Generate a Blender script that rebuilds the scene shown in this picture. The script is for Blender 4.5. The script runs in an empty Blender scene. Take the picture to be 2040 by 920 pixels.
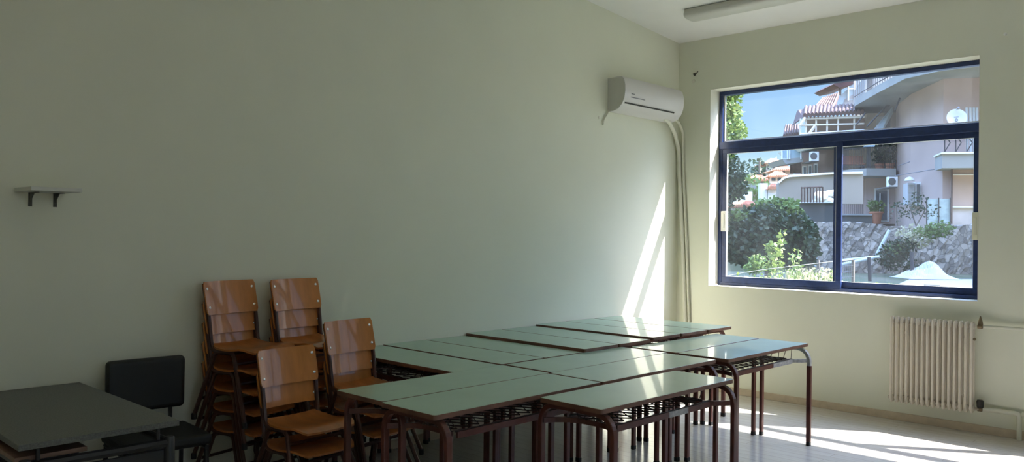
import bpy, bmesh, math, random
from mathutils import Vector, Matrix, Quaternion
C = bpy.context.scene.collection
V = Vector
PI = math.pi

# ------------------------------------------------------------------ camera (solved from the room's own edges)
FPX, YAW, PITCH, ROLL = 1627.5, math.radians(43.878), math.radians(.243), math.radians(.681)
EYE = V((0, 0, 1.56))
fw = V((math.cos(YAW) * math.cos(PITCH), math.sin(YAW) * math.cos(PITCH), math.sin(PITCH)))
r0 = fw.cross(V((0, 0, 1))).normalized()
u0 = r0.cross(fw)
rt = math.cos(ROLL) * r0 + math.sin(ROLL) * u0
up = -math.sin(ROLL) * r0 + math.cos(ROLL) * u0
FH = V((math.cos(YAW), math.sin(YAW), 0))
RH = V((math.sin(YAW), -math.cos(YAW), 0))

cam = bpy.data.cameras.new('camera')
cam.sensor_width = 36
cam.lens = 36 * FPX / 2040
cam.clip_end = 800
cam.clip_start = .05
camo = bpy.data.objects.new('camera', cam)
C.objects.link(camo)
camo.matrix_world = Matrix(((rt.x, up.x, -fw.x, EYE.x), (rt.y, up.y, -fw.y, EYE.y), (rt.z, up.z, -fw.z, EYE.z), (0, 0, 0, 1)))
bpy.context.scene.camera = camo

# ------------------------------------------------------------------ materials
def mat(name, col, rough=.6, metal=0., spec=.5, noise=None, bump=None, coat=0., coat_rough=.1, trans=0.):
    m = bpy.data.materials.new(name)
    m.use_nodes = True
    nt = m.node_tree
    b = nt.nodes['Principled BSDF']
    b.inputs['Base Color'].default_value = (*col, 1)
    b.inputs['Roughness'].default_value = rough
    b.inputs['Metallic'].default_value = metal
    b.inputs['Specular IOR Level'].default_value = spec
    b.inputs['Coat Weight'].default_value = coat
    b.inputs['Coat Roughness'].default_value = coat_rough
    tc = nt.nodes.new('ShaderNodeTexCoord')
    if noise:
        sc, amt, stretch = noise[0], noise[1], (noise[2] if len(noise) > 2 else (1, 1, 1))
        mp = nt.nodes.new('ShaderNodeMapping')
        mp.inputs['Scale'].default_value = stretch
        n = nt.nodes.new('ShaderNodeTexNoise')
        n.inputs['Scale'].default_value = sc
        n.inputs['Detail'].default_value = 5
        r = nt.nodes.new('ShaderNodeValToRGB')
        r.color_ramp.elements[0].position = .3
        r.color_ramp.elements[1].position = .7
        lo = noise[3] if len(noise) > 3 else tuple(max(0, c * (1 - amt)) for c in col)
        hi = tuple(min(1, c * (1 + amt)) for c in col) if len(noise) < 4 else col
        r.color_ramp.elements[0].color = (*lo, 1)
        r.color_ramp.elements[1].color = (*hi, 1)
        nt.links.new(tc.outputs['Object'], mp.inputs['Vector'])
        nt.links.new(mp.outputs[0], n.inputs['Vector'])
        nt.links.new(n.outputs['Fac'], r.inputs[0])
        nt.links.new(r.outputs[0], b.inputs['Base Color'])
    if bump:
        n2 = nt.nodes.new('ShaderNodeTexNoise')
        n2.inputs['Scale'].default_value = bump[0]
        n2.inputs['Detail'].default_value = 4
        bp = nt.nodes.new('ShaderNodeBump')
        bp.inputs['Strength'].default_value = bump[1]
        bp.inputs['Distance'].default_value = bump[2] if len(bump) > 2 else .01
        nt.links.new(tc.outputs['Object'], n2.inputs['Vector'])
        nt.links.new(n2.outputs['Fac'], bp.inputs['Height'])
        nt.links.new(bp.outputs[0], b.inputs['Normal'])
    return m

def leaf_mat(name, col, col2):
    m = mat(name, col, .55, noise=(9, .3, (1, 1, 1), col2))
    nt = m.node_tree
    b = nt.nodes['Principled BSDF']
    src = b.inputs['Base Color'].links[0].from_socket
    t = nt.nodes.new('ShaderNodeBsdfTranslucent')
    mx = nt.nodes.new('ShaderNodeMixShader')
    mx.inputs[0].default_value = .3
    nt.links.new(src, t.inputs['Color'])
    nt.links.new(b.outputs[0], mx.inputs[1])
    nt.links.new(t.outputs[0], mx.inputs[2])
    nt.links.new(mx.outputs[0], nt.nodes['Material Output'].inputs[0])
    return m

def glass_mat():
    m = bpy.data.materials.new('dusty_window_glass')
    m.use_nodes = True
    nt = m.node_tree
    nt.nodes.remove(nt.nodes['Principled BSDF'])
    out = nt.nodes['Material Output']
    tr = nt.nodes.new('ShaderNodeBsdfTransparent')
    tr.inputs[0].default_value = (.97, .98, .985, 1)
    gl = nt.nodes.new('ShaderNodeBsdfGlossy')
    gl.inputs['Roughness'].default_value = .0
    lw = nt.nodes.new('ShaderNodeLayerWeight')
    lw.inputs[0].default_value = .5
    pw = nt.nodes.new('ShaderNodeMath')
    pw.operation = 'POWER'
    pw.inputs[1].default_value = 5
    nt.links.new(lw.outputs['Facing'], pw.inputs[0])
    fr = nt.nodes.new('ShaderNodeMath')
    fr.operation = 'MULTIPLY_ADD'
    fr.inputs[1].default_value = .9
    fr.inputs[2].default_value = .03
    nt.links.new(pw.outputs[0], fr.inputs[0])
    m1 = nt.nodes.new('ShaderNodeMixShader')
    nt.links.new(fr.outputs[0], m1.inputs[0])
    nt.links.new(tr.outputs[0], m1.inputs[1])
    nt.links.new(gl.outputs[0], m1.inputs[2])
    df = nt.nodes.new('ShaderNodeBsdfTranslucent')
    df.inputs[0].default_value = (.8, .82, .85, 1)
    tc = nt.nodes.new('ShaderNodeTexCoord')
    n = nt.nodes.new('ShaderNodeTexNoise')
    n.inputs['Scale'].default_value = 2.2
    n.inputs['Detail'].default_value = 6
    nt.links.new(tc.outputs['Object'], n.inputs['Vector'])
    mr = nt.nodes.new('ShaderNodeMapRange')
    mr.inputs[1].default_value = .35
    mr.inputs[2].default_value = .75
    mr.inputs[3].default_value = .004
    mr.inputs[4].default_value = .014
    nt.links.new(n.outputs['Fac'], mr.inputs[0])
    m2 = nt.nodes.new('ShaderNodeMixShader')
    nt.links.new(mr.outputs[0], m2.inputs[0])
    nt.links.new(m1.outputs[0], m2.inputs[1])
    nt.links.new(df.outputs[0], m2.inputs[2])
    nt.links.new(m2.outputs[0], out.inputs[0])
    return m

def floor_mat():
    m = mat('pale_plank_floor', (.5, .47, .43), .17)
    nt = m.node_tree
    b = nt.nodes['Principled BSDF']
    tc = nt.nodes.new('ShaderNodeTexCoord')
    mp = nt.nodes.new('ShaderNodeMapping')
    mp.inputs['Rotation'].default_value = (0, 0, PI / 2)
    br = nt.nodes.new('ShaderNodeTexBrick')
    br.inputs['Scale'].default_value = 1
    br.inputs['Brick Width'].default_value = 1.2
    br.inputs['Row Height'].default_value = .095
    br.inputs['Mortar Size'].default_value = .0022
    br.inputs['Color1'].default_value = (.66, .62, .565, 1)
    br.inputs['Color2'].default_value = (.70, .66, .61, 1)
    br.inputs['Mortar'].default_value = (.50, .46, .41, 1)
    n = nt.nodes.new('ShaderNodeTexNoise')
    n.inputs['Scale'].default_value = 3
    n.inputs['Detail'].default_value = 6
    mp2 = nt.nodes.new('ShaderNodeMapping')
    mp2.inputs['Scale'].default_value = (14, 1, 1)
    mx = nt.nodes.new('ShaderNodeMix')
    mx.data_type = 'RGBA'
    mx.blend_type = 'MULTIPLY'
    mx.inputs[0].default_value = .35
    nt.links.new(tc.outputs['Object'], mp.inputs[0])
    nt.links.new(mp.outputs[0], br.inputs['Vector'])
    nt.links.new(tc.outputs['Object'], mp2.inputs[0])
    nt.links.new(mp2.outputs[0], n.inputs['Vector'])
    nt.links.new(br.outputs['Color'], mx.inputs[6])
    nt.links.new(n.outputs['Color'], mx.inputs[7])
    bw = nt.nodes.new('ShaderNodeRGBToBW')
    nt.links.new(n.outputs['Color'], bw.inputs[0])
    nt.links.new(bw.outputs[0], mx.inputs[7])
    nt.links.new(mx.outputs[2], b.inputs['Base Color'])
    return m

def stone_mat():
    m = mat('rubble_stone', (.3, .27, .24), .9)
    nt = m.node_tree
    b = nt.nodes['Principled BSDF']
    tc = nt.nodes.new('ShaderNodeTexCoord')
    n0 = nt.nodes.new('ShaderNodeTexNoise')
    n0.inputs['Scale'].default_value = 1.3
    vo = nt.nodes.new('ShaderNodeTexVoronoi')
    vo.inputs['Scale'].default_value = 5.5
    v2 = nt.nodes.new('ShaderNodeTexVoronoi')
    v2.feature = 'DISTANCE_TO_EDGE'
    v2.inputs['Scale'].default_value = 5.5
    ad = nt.nodes.new('ShaderNodeVectorMath')
    ad.operation = 'ADD'
    sc = nt.nodes.new('ShaderNodeVectorMath')
    sc.operation = 'SCALE'
    sc.inputs['Scale'].default_value = .5
    nt.links.new(tc.outputs['Object'], n0.inputs['Vector'])
    nt.links.new(n0.outputs['Color'], sc.inputs[0])
    nt.links.new(tc.outputs['Object'], ad.inputs[0])
    nt.links.new(sc.outputs[0], ad.inputs[1])
    for v in (vo, v2):
        nt.links.new(ad.outputs[0], v.inputs['Vector'])
    rp = nt.nodes.new('ShaderNodeValToRGB')
    cr = rp.color_ramp
    cr.elements[0].color = (.13, .10, .08, 1)
    cr.elements[1].color = (.44, .36, .29, 1)
    e = cr.elements.new(.5)
    e.color = (.24, .195, .155, 1)
    nt.links.new(vo.outputs['Color'], rp.inputs[0])
    mr = nt.nodes.new('ShaderNodeMapRange')
    mr.inputs[1].default_value = 0
    mr.inputs[2].default_value = .07
    nt.links.new(v2.outputs['Distance'], mr.inputs[0])
    mx = nt.nodes.new('ShaderNodeMix')
    mx.data_type = 'RGBA'
    nt.links.new(mr.outputs[0], mx.inputs[0])
    mx.inputs[6].default_value = (.085, .072, .06, 1)
    nt.links.new(rp.outputs[0], mx.inputs[7])
    nt.links.new(mx.outputs[2], b.inputs['Base Color'])
    return m

M = dict(
    wall=mat('pale_green_wall_paint', (.75, .755, .625), .55, noise=(2.5, .015), bump=(60, .03, .002)),
    reveal=mat('cream_reveal_paint', (.70, .68, .58), .6, noise=(6, .05)),
    ceil=mat('white_ceiling_paint', (.85, .835, .80), .7, noise=(3, .02)),
    floor=floor_mat(),
    base=mat('beige_marble_skirting', (.56, .46, .34), .4, noise=(14, .10)),
    glass=glass_mat(),
    navy=mat('navy_painted_aluminium', (.020, .038, .12), .35, noise=(25, .25)),
    seal=mat('white_glazing_strip', (.75, .75, .72), .5),
    latch=mat('white_plastic', (.78, .77, .70), .4),
    cream_latch=mat('cream_plastic', (.60, .58, .45), .45),
    top=mat('green_laminate', (.32, .495, .365), .36, noise=(5, .05), coat=.45, coat_rough=.05),
    band=mat('brown_edge_banding', (.19, .09, .058), .38, noise=(8, .25)),
    steel=mat('brown_painted_steel', (.115, .034, .024), .33, noise=(14, .25)),
    wire=mat('dark_brown_wire', (.045, .02, .016), .45),
    worn=mat('bare_scraped_steel', (.42, .41, .40), .42, metal=.3, noise=(40, .3)),
    rubber=mat('black_rubber', (.015, .014, .014), .7),
    ply=mat('varnished_orange_plywood', (.52, .20, .05), .30, spec=.25, noise=(3.2, .16, (7, 7, .5)), coat=.5, coat_rough=.05),
    plyd=mat('varnished_reddish_plywood', (.42, .15, .042), .30, spec=.25, noise=(3.0, .2, (7, .5, 7)), coat=.5, coat_rough=.08),
    chair_steel=mat('dark_brown_chair_tube', (.062, .021, .014), .35, noise=(14, .25)),
    rivet=mat('bright_rivet', (.8, .78, .72), .25, metal=.8),
    grey_top=mat('speckled_grey_laminate', (.115, .118, .105), .5, noise=(160, .35)),
    black_tube=mat('black_powder_coated_tube', (.022, .022, .024), .35),
    black_panel=mat('black_board', (.016, .016, .017), .55),
    tray=mat('brown_veneer_tray', (.22, .13, .09), .5, noise=(6, .2, (1, 8, 1))),
    black_fab=mat('black_leatherette', (.009, .009, .009), .5, bump=(220, .15, .002)),
    ac=mat('white_ac_plastic', (.64, .62, .61), .35),
    ac_side=mat('aged_white_plastic', (.62, .60, .55), .5),
    dark=mat('dark_slot', (.02, .018, .016), .6),
    grey=mat('grey_print', (.2, .2, .22), .6),
    duct=mat('cream_painted_duct', (.66, .65, .54), .5),
    rad=mat('pinkish_white_enamel', (.66, .595, .50), .4, noise=(10, .04)),
    brass=mat('aged_brass_valve', (.20, .15, .09), .4, metal=.6),
    lamp_body=mat('white_lacquered_tray', (.60, .585, .53), .45),
    lamp_diff=mat('opal_acrylic', (.60, .59, .54), .3),
    shelf=mat('white_melamine', (.66, .66, .60), .45),
    bracket=mat('dark_metal_bracket', (.07, .07, .055), .5),
    rubble=mat('crumbled_plaster', (.6, .5, .44), .9, noise=(20, .4)),
    # outside
    pink=mat('pink_render', (.47, .345, .30), .85, noise=(.35, .09)),
    salmon=mat('salmon_render', (.50, .34, .26), .85, noise=(.5, .08)),
    cream=mat('cream_render', (.70, .60, .48), .85, noise=(.6, .06)),
    stained=mat('stained_white_render', (.52, .45, .42), .9, noise=(.8, .3)),
    white=mat('white_render', (.78, .76, .73), .8, noise=(1, .05)),
    concrete=mat('pale_concrete', (.31, .30, .28), .85, noise=(.7, .1)),
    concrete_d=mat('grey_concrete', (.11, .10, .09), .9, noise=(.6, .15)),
    stone=stone_mat(),
    garden=mat('grey_garden_wall_render', (.27, .235, .20), .9, noise=(.5, .12)),
    tile=mat('dark_red_roof_tile', (.085, .04, .032), .8, noise=(1.5, .35)),
    tile_o=mat('orange_roof_tile', (.62, .26, .14), .8, noise=(1.2, .25)),
    iron=mat('black_iron', (.03, .028, .03), .6),
    rust=mat('rusty_iron', (.12, .07, .05), .8, noise=(5, .4)),
    white_iron=mat('white_painted_iron', (.75, .75, .75), .5),
    dglass=mat('dark_window_glass', (.035, .045, .06), .08, spec=.8),
    bglass=mat('pale_balcony_glass', (.34, .42, .45), .15),
    shutter=mat('white_shutter_paint', (.46, .46, .46), .6),
    dish=mat('white_dish_enamel', (.56, .56, .54), .5),
    tarp=mat('white_tarpaulin', (.38, .375, .38), .65, noise=(3, .1)),
    sheet=mat('pale_sheet_metal', (.33, .34, .37), .5, noise=(2, .06)),
    terracotta=mat('terracotta', (.40, .15, .08), .8),
    teal=mat('teal_shade_net', (.33, .40, .40), .9, noise=(4, .2)),
    soil=mat('dry_soil', (.13, .115, .075), .95, noise=(1.5, .35, (1, 1, 1), (.05, .075, .03))),
    hill=mat('scrub_hillside', (.20, .20, .10), .95, noise=(.12, .3, (1, 1, 1), (.08, .11, .05))),
    bark=mat('grey_bark', (.14, .11, .08), .9, noise=(8, .3)),
    leaf=leaf_mat('mid_green_leaf', (.16, .23, .05), (.07, .13, .03)),
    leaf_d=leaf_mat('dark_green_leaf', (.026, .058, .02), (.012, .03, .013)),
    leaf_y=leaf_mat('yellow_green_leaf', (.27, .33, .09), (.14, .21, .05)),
    dry=leaf_mat('dry_grass_blade', (.55, .48, .34), (.38, .36, .18)),
    pvc=mat('white_pvc', (.50, .50, .49), .5),
)

# ------------------------------------------------------------------ mesh building
class MB:
    def __init__(s):
        s.v, s.f, s.m, s.mats = [], [], [], []
        s.sm = []
    def mi(s, m):
        if m not in s.mats:
            s.mats.append(m)
        return s.mats.index(m)
    def add(s, vs, fs, m, smooth=False):
        o = len(s.v)
        k = s.mi(m)
        s.v += [tuple(p) for p in vs]
        for f in fs:
            s.f.append([i + o for i in f])
            s.m.append(k)
            s.sm.append(smooth)
        return s
    def box(s, a, b, m):
        x0, y0, z0 = (min(a[i], b[i]) for i in range(3))
        x1, y1, z1 = (max(a[i], b[i]) for i in range(3))
        vs = [(x0, y0, z0), (x1, y0, z0), (x1, y1, z0), (x0, y1, z0), (x0, y0, z1), (x1, y0, z1), (x1, y1, z1), (x0, y1, z1)]
        return s.add(vs, [(0, 3, 2, 1), (4, 5, 6, 7), (0, 1, 5, 4), (1, 2, 6, 5), (2, 3, 7, 6), (3, 0, 4, 7)], m)
    def hexa(s, p, m):
        """eight corners: lower four, upper four"""
        return s.add(p, [(0, 3, 2, 1), (4, 5, 6, 7), (0, 1, 5, 4), (1, 2, 6, 5), (2, 3, 7, 6), (3, 0, 4, 7)], m)
    def prism(s, poly, off, m):
        """polygon (3-d points) swept by vector off"""
        n = len(poly)
        off = V(off)
        vs = [V(p) for p in poly] + [V(p) + off for p in poly]
        fs = [list(range(n))[::-1], [i + n for i in range(n)]] + [(i, (i + 1) % n, (i + 1) % n + n, i + n) for i in range(n)]
        return s.add(vs, fs, m)
    def tube(s, pts, r, m, n=8, sq=None, cap=True, closed=False):
        """sweep a round (or sq=(half width, half height) rectangular) section along pts"""
        pts = [V(p) for p in pts]
        N = len(pts)
        tang = []
        for i in range(N):
            a, b = pts[max(0, i - 1)], pts[min(N - 1, i + 1)]
            if closed:
                a, b = pts[(i - 1) % N], pts[(i + 1) % N]
            tang.append((b - a).normalized())
        t0 = tang[0]
        ref = V((0, 0, 1)) if abs(t0.z) < .9 else V((1, 0, 0))
        nx = (ref - t0 * ref.dot(t0)).normalized()
        vs = []
        if sq:
            prof = [(sq[0], sq[1]), (-sq[0], sq[1]), (-sq[0], -sq[1]), (sq[0], -sq[1])]
        else:
            prof = [(r * math.cos(2 * PI * k / n), r * math.sin(2 * PI * k / n)) for k in range(n)]
        n = len(prof)
        for i in range(N):
            if i:
                q = tang[i - 1].rotation_difference(tang[i])
                nx = (q @ nx)
                nx = (nx - tang[i] * nx.dot(tang[i])).normalized()
            ny = tang[i].cross(nx)
            for a, b in prof:
                vs.append(pts[i] + ny * a + nx * b)
        fs = []
        for i in range(N if closed else N - 1):
            j = (i + 1) % N
            for k in range(n):
                fs.append((i * n + k, i * n + (k + 1) % n, j * n + (k + 1) % n, j * n + k))
        if cap and not closed:
            fs += [tuple(range(n))[::-1], tuple((N - 1) * n + k for k in range(n))]
        return s.add(vs, fs, m, smooth=not sq)
    def lathe(s, prof, c, m, n=16, axis=V((0, 0, 1))):
        """prof: (radius, height) pairs round axis through c"""
        axis = V(axis).normalized()
        ref = V((0, 0, 1)) if abs(axis.z) < .9 else V((1, 0, 0))
        a = (ref - axis * ref.dot(axis)).normalized()
        b = axis.cross(a)
        vs = []
        for r, h in prof:
            for k in range(n):
                t = 2 * PI * k / n
                vs.append(V(c) + axis * h + a * (r * math.cos(t)) + b * (r * math.sin(t)))
        fs = []
        for i in range(len(prof) - 1):
            for k in range(n):
                fs.append((i * n + k, i * n + (k + 1) % n, (i + 1) * n + (k + 1) % n, (i + 1) * n + k))
        fs += [tuple(range(n))[::-1], tuple((len(prof) - 1) * n + k for k in range(n))]
        return s.add(vs, fs, m, smooth=True)
    def sheet(s, fn, nu, nv, t, m, smooth=True):
        """thick sheet: fn(u,v) -> (point, normal), u,v in 0..1"""
        top, bot = [], []
        for j in range(nv + 1):
            for i in range(nu + 1):
                p, nrm = fn(i / nu, j / nv)
                top.append(V(p) + V(nrm) * t / 2)
                bot.append(V(p) - V(nrm) * t / 2)
        W = nu + 1
        K = len(top)
        fs = []
        for j in range(nv):
            for i in range(nu):
                a = j * W + i
                fs.append((a, a + 1, a + 1 + W, a + W))
                fs.append((a + K, a + W + K, a + 1 + W + K, a + 1 + K))
        for i in range(nu):
            fs.append((i + 1, i, i + K, i + 1 + K))
            a = nv * W + i
            fs.append((a, a + 1, a + 1 + K, a + K))
        for j in range(nv):
            a = j * W
            fs.append((a, a + W, a + W + K, a + K))
            a = j * W + nu
            fs.append((a + W, a, a + K, a + W + K))
        return s.add(top + bot, fs, m, smooth)
    def leaves(s, c, rad, n, size, rng, m, up_bias=.0):
        for _ in range(n):
            while True:
                d = V((rng.uniform(-1, 1), rng.uniform(-1, 1), rng.uniform(-1, 1)))
                if d.length <= 1:
                    break
            if d.length > .01:
                d = d * (d.length ** -.35)
            p = V(c) + V((d.x * rad[0], d.y * rad[1], d.z * rad[2]))
            s.leaf(p, size * rng.uniform(.6, 1.3), rng, m)
        return s
    def leaf(s, p, L, rng, m):
        a = V((rng.gauss(0, 1), rng.gauss(0, 1), rng.gauss(-.2, .7))).normalized()
        b = a.cross(V((rng.gauss(0, 1), rng.gauss(0, 1), rng.gauss(0, 1)))).normalized()
        n = a.cross(b)
        w = L * .36
        p = V(p)
        s.add([p, p + a * L * .5 + b * w + n * L * .08, p + a * L, p + a * L * .5 - b * w + n * L * .08], [(0, 1, 2), (0, 2, 3)], m)
    def build(s, name, parent=None, base=None, bevel=0, seg=2, **kw):
        me = bpy.data.meshes.new(name)
        b = V(base) if base is not None else V((0, 0, 0))
        me.from_pydata([tuple(V(p) - b) for p in s.v], [], s.f)
        for m in s.mats:
            me.materials.append(m)
        me.polygons.foreach_set('material_index', s.m)
        me.polygons.foreach_set('use_smooth', s.sm)
        me.update()
        bm = bmesh.new()
        bm.from_mesh(me)
        bmesh.ops.recalc_face_normals(bm, faces=bm.faces)
        bm.to_mesh(me)
        bm.free()
        o = bpy.data.objects.new(name, me)
        C.objects.link(o)
        if parent is not None:
            o.parent = parent
        elif base is not None:
            o.location = b
        if bevel:
            md = o.modifiers.new('bevel', 'BEVEL')
            md.width = bevel
            md.segments = seg
            md.limit_method = 'ANGLE'
            md.angle_limit = math.radians(40)
        if any(s.sm):
            try:
                me.set_sharp_from_angle(angle=math.radians(40))
            except Exception:
                pass
        for k, v in kw.items():
            o[k] = v
        return o

def thing(name, label, cat, loc=(0, 0, 0), rz=0., group=None):
    o = bpy.data.objects.new(name, None)
    o.empty_display_size = .1
    C.objects.link(o)
    o.location = loc
    o.rotation_euler = (0, 0, rz)
    o['label'] = label
    o['category'] = cat
    if group:
        o['group'] = group
    return o

def tag(o, label, cat, group=None):
    o['label'] = label
    o['category'] = cat
    if group:
        o['group'] = group
    return o

def dup(root, loc, rz, label, group=None):
    r = root.copy()
    C.objects.link(r)
    r.location = loc
    r.rotation_euler = (0, 0, rz)
    r['label'] = label
    if group:
        r['group'] = group
    for ch in list(root.children):
        c = ch.copy()
        C.objects.link(c)
        c.parent = r
        for g in list(ch.children):
            d = g.copy()
            C.objects.link(d)
            d.parent = c
    return r

def fillet(pts, rad, n=5):
    """round the inner corners of a polyline"""
    pts = [V(p) for p in pts]
    if not isinstance(rad, (list, tuple)):
        rad = [rad] * (len(pts) - 2)
    out = [pts[0]]
    for i in range(1, len(pts) - 1):
        p, a, b = pts[i], (pts[i - 1] - pts[i]), (pts[i + 1] - pts[i])
        r = rad[i - 1]
        ang = a.angle(b)
        d = min(r / math.tan(ang / 2), a.length * .49, b.length * .49)
        p0, p1 = p + a.normalized() * d, p + b.normalized() * d
        for k in range(n + 1):
            t = k / n
            out.append(p0 * (1 - t) ** 2 + p * 2 * t * (1 - t) + p1 * t * t)
    out.append(pts[-1])
    return out

def struct(o):
    o['kind'] = 'structure'
    return o

# ------------------------------------------------------------------ the room
XW, YW = 7.41, 4.71              # window wall, wall with the air conditioner
X0, Y0 = -3.2, -4.2              # the two walls behind the camera
XO = XW + .265                   # outer face of the window wall
def zc(x): return 3.593 + .078 * (7.4 - x)
WZ0, WZ1 = 1.06, 3.067
WINS = [(1.868, 4.336), (-.975, 1.493)]

struct(MB().box((X0 - .2, Y0 - .2, -.12), (XO, YW + .2, 0), M['floor']).build('floor'))
struct(MB().prism([(X0 - .2, Y0 - .2, zc(X0 - .2)), (XO, Y0 - .2, zc(XO)), (XO, Y0 - .2, zc(XO) + .15), (X0 - .2, Y0 - .2, zc(X0 - .2) + .15)], (0, YW - Y0 + .4, 0), M['ceil']).build('ceiling'))
struct(MB().prism([(X0, YW, 0), (XO, YW, 0), (XO, YW, zc(XO) + .02), (X0, YW, zc(X0) + .02)], (0, .2, 0), M['wall']).build('wall_left'))
FILL_WIN = [(.25, 2.71)]  # opening for an unseen window, added to let in more light
wfm = MB()
xs_ = [X0] + [q for w in FILL_WIN for q in w] + [XO]
for i in range(len(xs_) - 1):
    xa, xb = xs_[i], xs_[i + 1]
    spans = [(0, None)] if i % 2 == 0 else [(0, WZ0), (WZ1, None)]
    for za, zb in spans:
        wfm.prism([(xa, Y0, za), (xb, Y0, za), (xb, Y0, zc(xb) + .02 if zb is None else zb), (xa, Y0, zc(xa) + .02 if zb is None else zb)], (0, -.25, 0), M['wall'])
struct(wfm.build('wall_front'))
struct(MB().box((X0, Y0, 0), (X0 - .2, YW, zc(X0)), M['wall']).build('wall_back'))
wr = MB()
ys = [Y0] + [q for w in sorted(WINS) for q in w] + [YW]
for i in range(len(ys) - 1):
    if i % 2 == 0:
        wr.box((XW, ys[i], 0), (XO, ys[i + 1], 3.64), M['wall'])
    else:
        wr.box((XW, ys[i], 0), (XO, ys[i + 1], WZ0), M['wall'])
        wr.box((XW, ys[i], WZ1), (XO, ys[i + 1], 3.64), M['wall'])
struct(wr.build('wall_right'))
struct(MB().box((XW, Y0, 0), (XW - .014, YW, .066), M['base']).build('baseboard_right', bevel=.003))
struct(MB().box((X0, YW, 0), (XW - .014, YW - .014, .066), M['base']).build('baseboard_left', bevel=.003))

# reveals: thin plaster lining of each opening, whiter than the wall
for k, (a, b) in enumerate(WINS):
    t = .004
    m = MB()
    m.box((XW - .001, a, WZ0), (XO, a + t, WZ1), M['reveal'])
    m.box((XW - .001, b - t, WZ0), (XO, b, WZ1), M['reveal'])
    m.box((XW - .001, a, WZ1 - t), (XO, b, WZ1), M['reveal'])
    m.box((XW - .012, a, WZ0 - .004), (XO + .03, b, WZ0 + t), M['reveal'])
    struct(m.build('trim_%d' % (k + 1)))

def ring(mb, x0, x1, y0, y1, z0, z1, w, m, wb=None, wt=None, wl=None, wr_=None):
    wb, wt, wl, wr_ = wb or w, wt or w, wl or w, wr_ or w
    mb.box((x0, y0, z0), (x1, y1, z0 + wb), m)
    mb.box((x0, y0, z1 - wt), (x1, y1, z1), m)
    mb.box((x0, y0, z0 + wb), (x1, y0 + wr_, z1 - wt), m)
    mb.box((x0, y1 - wl, z0 + wb), (x1, y1, z1 - wt), m)

def make_window(k, a, b):
    w = bpy.data.objects.new('window_%d' % k, None)
    C.objects.link(w)
    w['kind'] = 'structure'
    A, B, z0, z1 = a + .005, b - .005, WZ0 + .005, WZ1 - .005
    base = V((XW + .18, (a + b) / 2, WZ0))
    w.location = base
    mid = (a + b) / 2
    f = MB()
    ring(f, XW + .175, XW + .25, A, B, z0, z1, .04, M['navy'], wb=.03)
    f.build('outer_frame', w, base, bevel=.003)
    MB().box((XW + .168, A + .002, 2.465), (XW + .252, B - .002, 2.54), M['navy']).build('transom', w, base, bevel=.004)
    g = MB()
    ring(g, XW + .20, XW + .215, A + .04, B - .04, 2.54, z1 - .035, .016, M['seal'], wr_=.004, wt=.004)
    p = MB().box((XW + .206, A + .045, 2.545), (XW + .210, B - .045, z1 - .04), M['glass']).build('upper_pane', w, base)
    gb = g.build('glazing_bead', w, base)
    for (sa, sb, x0, x1, hand) in ((mid - .045, B - .038, XW + .18, XW + .208, 1), (A + .038, mid + .045, XW + .214, XW + .242, -1)):
        s = MB()
        ring(s, x0, x1, sa, sb, z0 + .028, 2.468, .052, M['navy'], wb=.062, wt=.05)
        so = s.build('sliding_sash', w, base, bevel=.003)
        xm = (x0 + x1) / 2
        MB().box((xm - .002, sa + .05, z0 + .088), (xm + .002, sb - .05, 2.42), M['glass']).build('pane', so, base)
        sl = MB()
        ring(sl, xm - .012, xm + .012, sa + .046, sb - .046, z0 + .084, 2.424, .008, M['seal'])
        sl.build('glazing_strip', so, base)
        h = MB()
        if hand > 0:
            h.box((x0 - .028, sb - .062, 1.62), (x0, sb - .005, 1.825), M['latch'])
            h.box((x0 - .034, sb - .045, 1.65), (x0 - .026, sb - .020, 1.80), M['latch'])
            h.build('latch', so, base, bevel=.006, label='white plastic window latch')
        else:
            h.box((x0 - .045, sa + .004, 1.56), (x0, sa + .05, 1.79), M['cream_latch'])
            h.box((x0 - .052, sa + .015, 1.60), (x0 - .04, sa + .04, 1.75), M['cream_latch'])
            h.build('latch', so, base, bevel=.006, label='cream plastic window latch')
    return w
for k, (a, b) in enumerate(WINS):
    make_window(k + 1, a, b)
# unseen window of the same make, added behind the camera to brighten the room
for k, (a, b) in enumerate(FILL_WIN):
    src = bpy.data.objects['window_1']
    w_ = src.copy()
    w_.name = 'window_%d' % (len(WINS) + 1 + k)
    C.objects.link(w_)
    w_.location = ((a + b) / 2, Y0 - .17, WZ0)
    w_.rotation_euler = (0, 0, -PI / 2)
    for ch in list(src.children):
        c_ = ch.copy()
        C.objects.link(c_)
        c_.parent = w_
        for g_ in list(ch.children):
            d_ = g_.copy()
            C.objects.link(d_)
            d_.parent = c_

# ------------------------------------------------------------------ school desk (two-seat, green top, brown tube frame, mesh shelf)
L2, W2, TZ = .600, .194, .760
def rrect(hx, hy, r, n=4):
    out = []
    for cx, cy, a0 in ((hx - r, hy - r, 0), (-hx + r, hy - r, 90), (-hx + r, -hy + r, 180), (hx - r, -hy + r, 270)):
        for k in range(n + 1):
            t = math.radians(a0 + 90 * k / n)
            out.append((cx + r * math.cos(t), cy + r * math.sin(t)))
    return out

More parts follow.
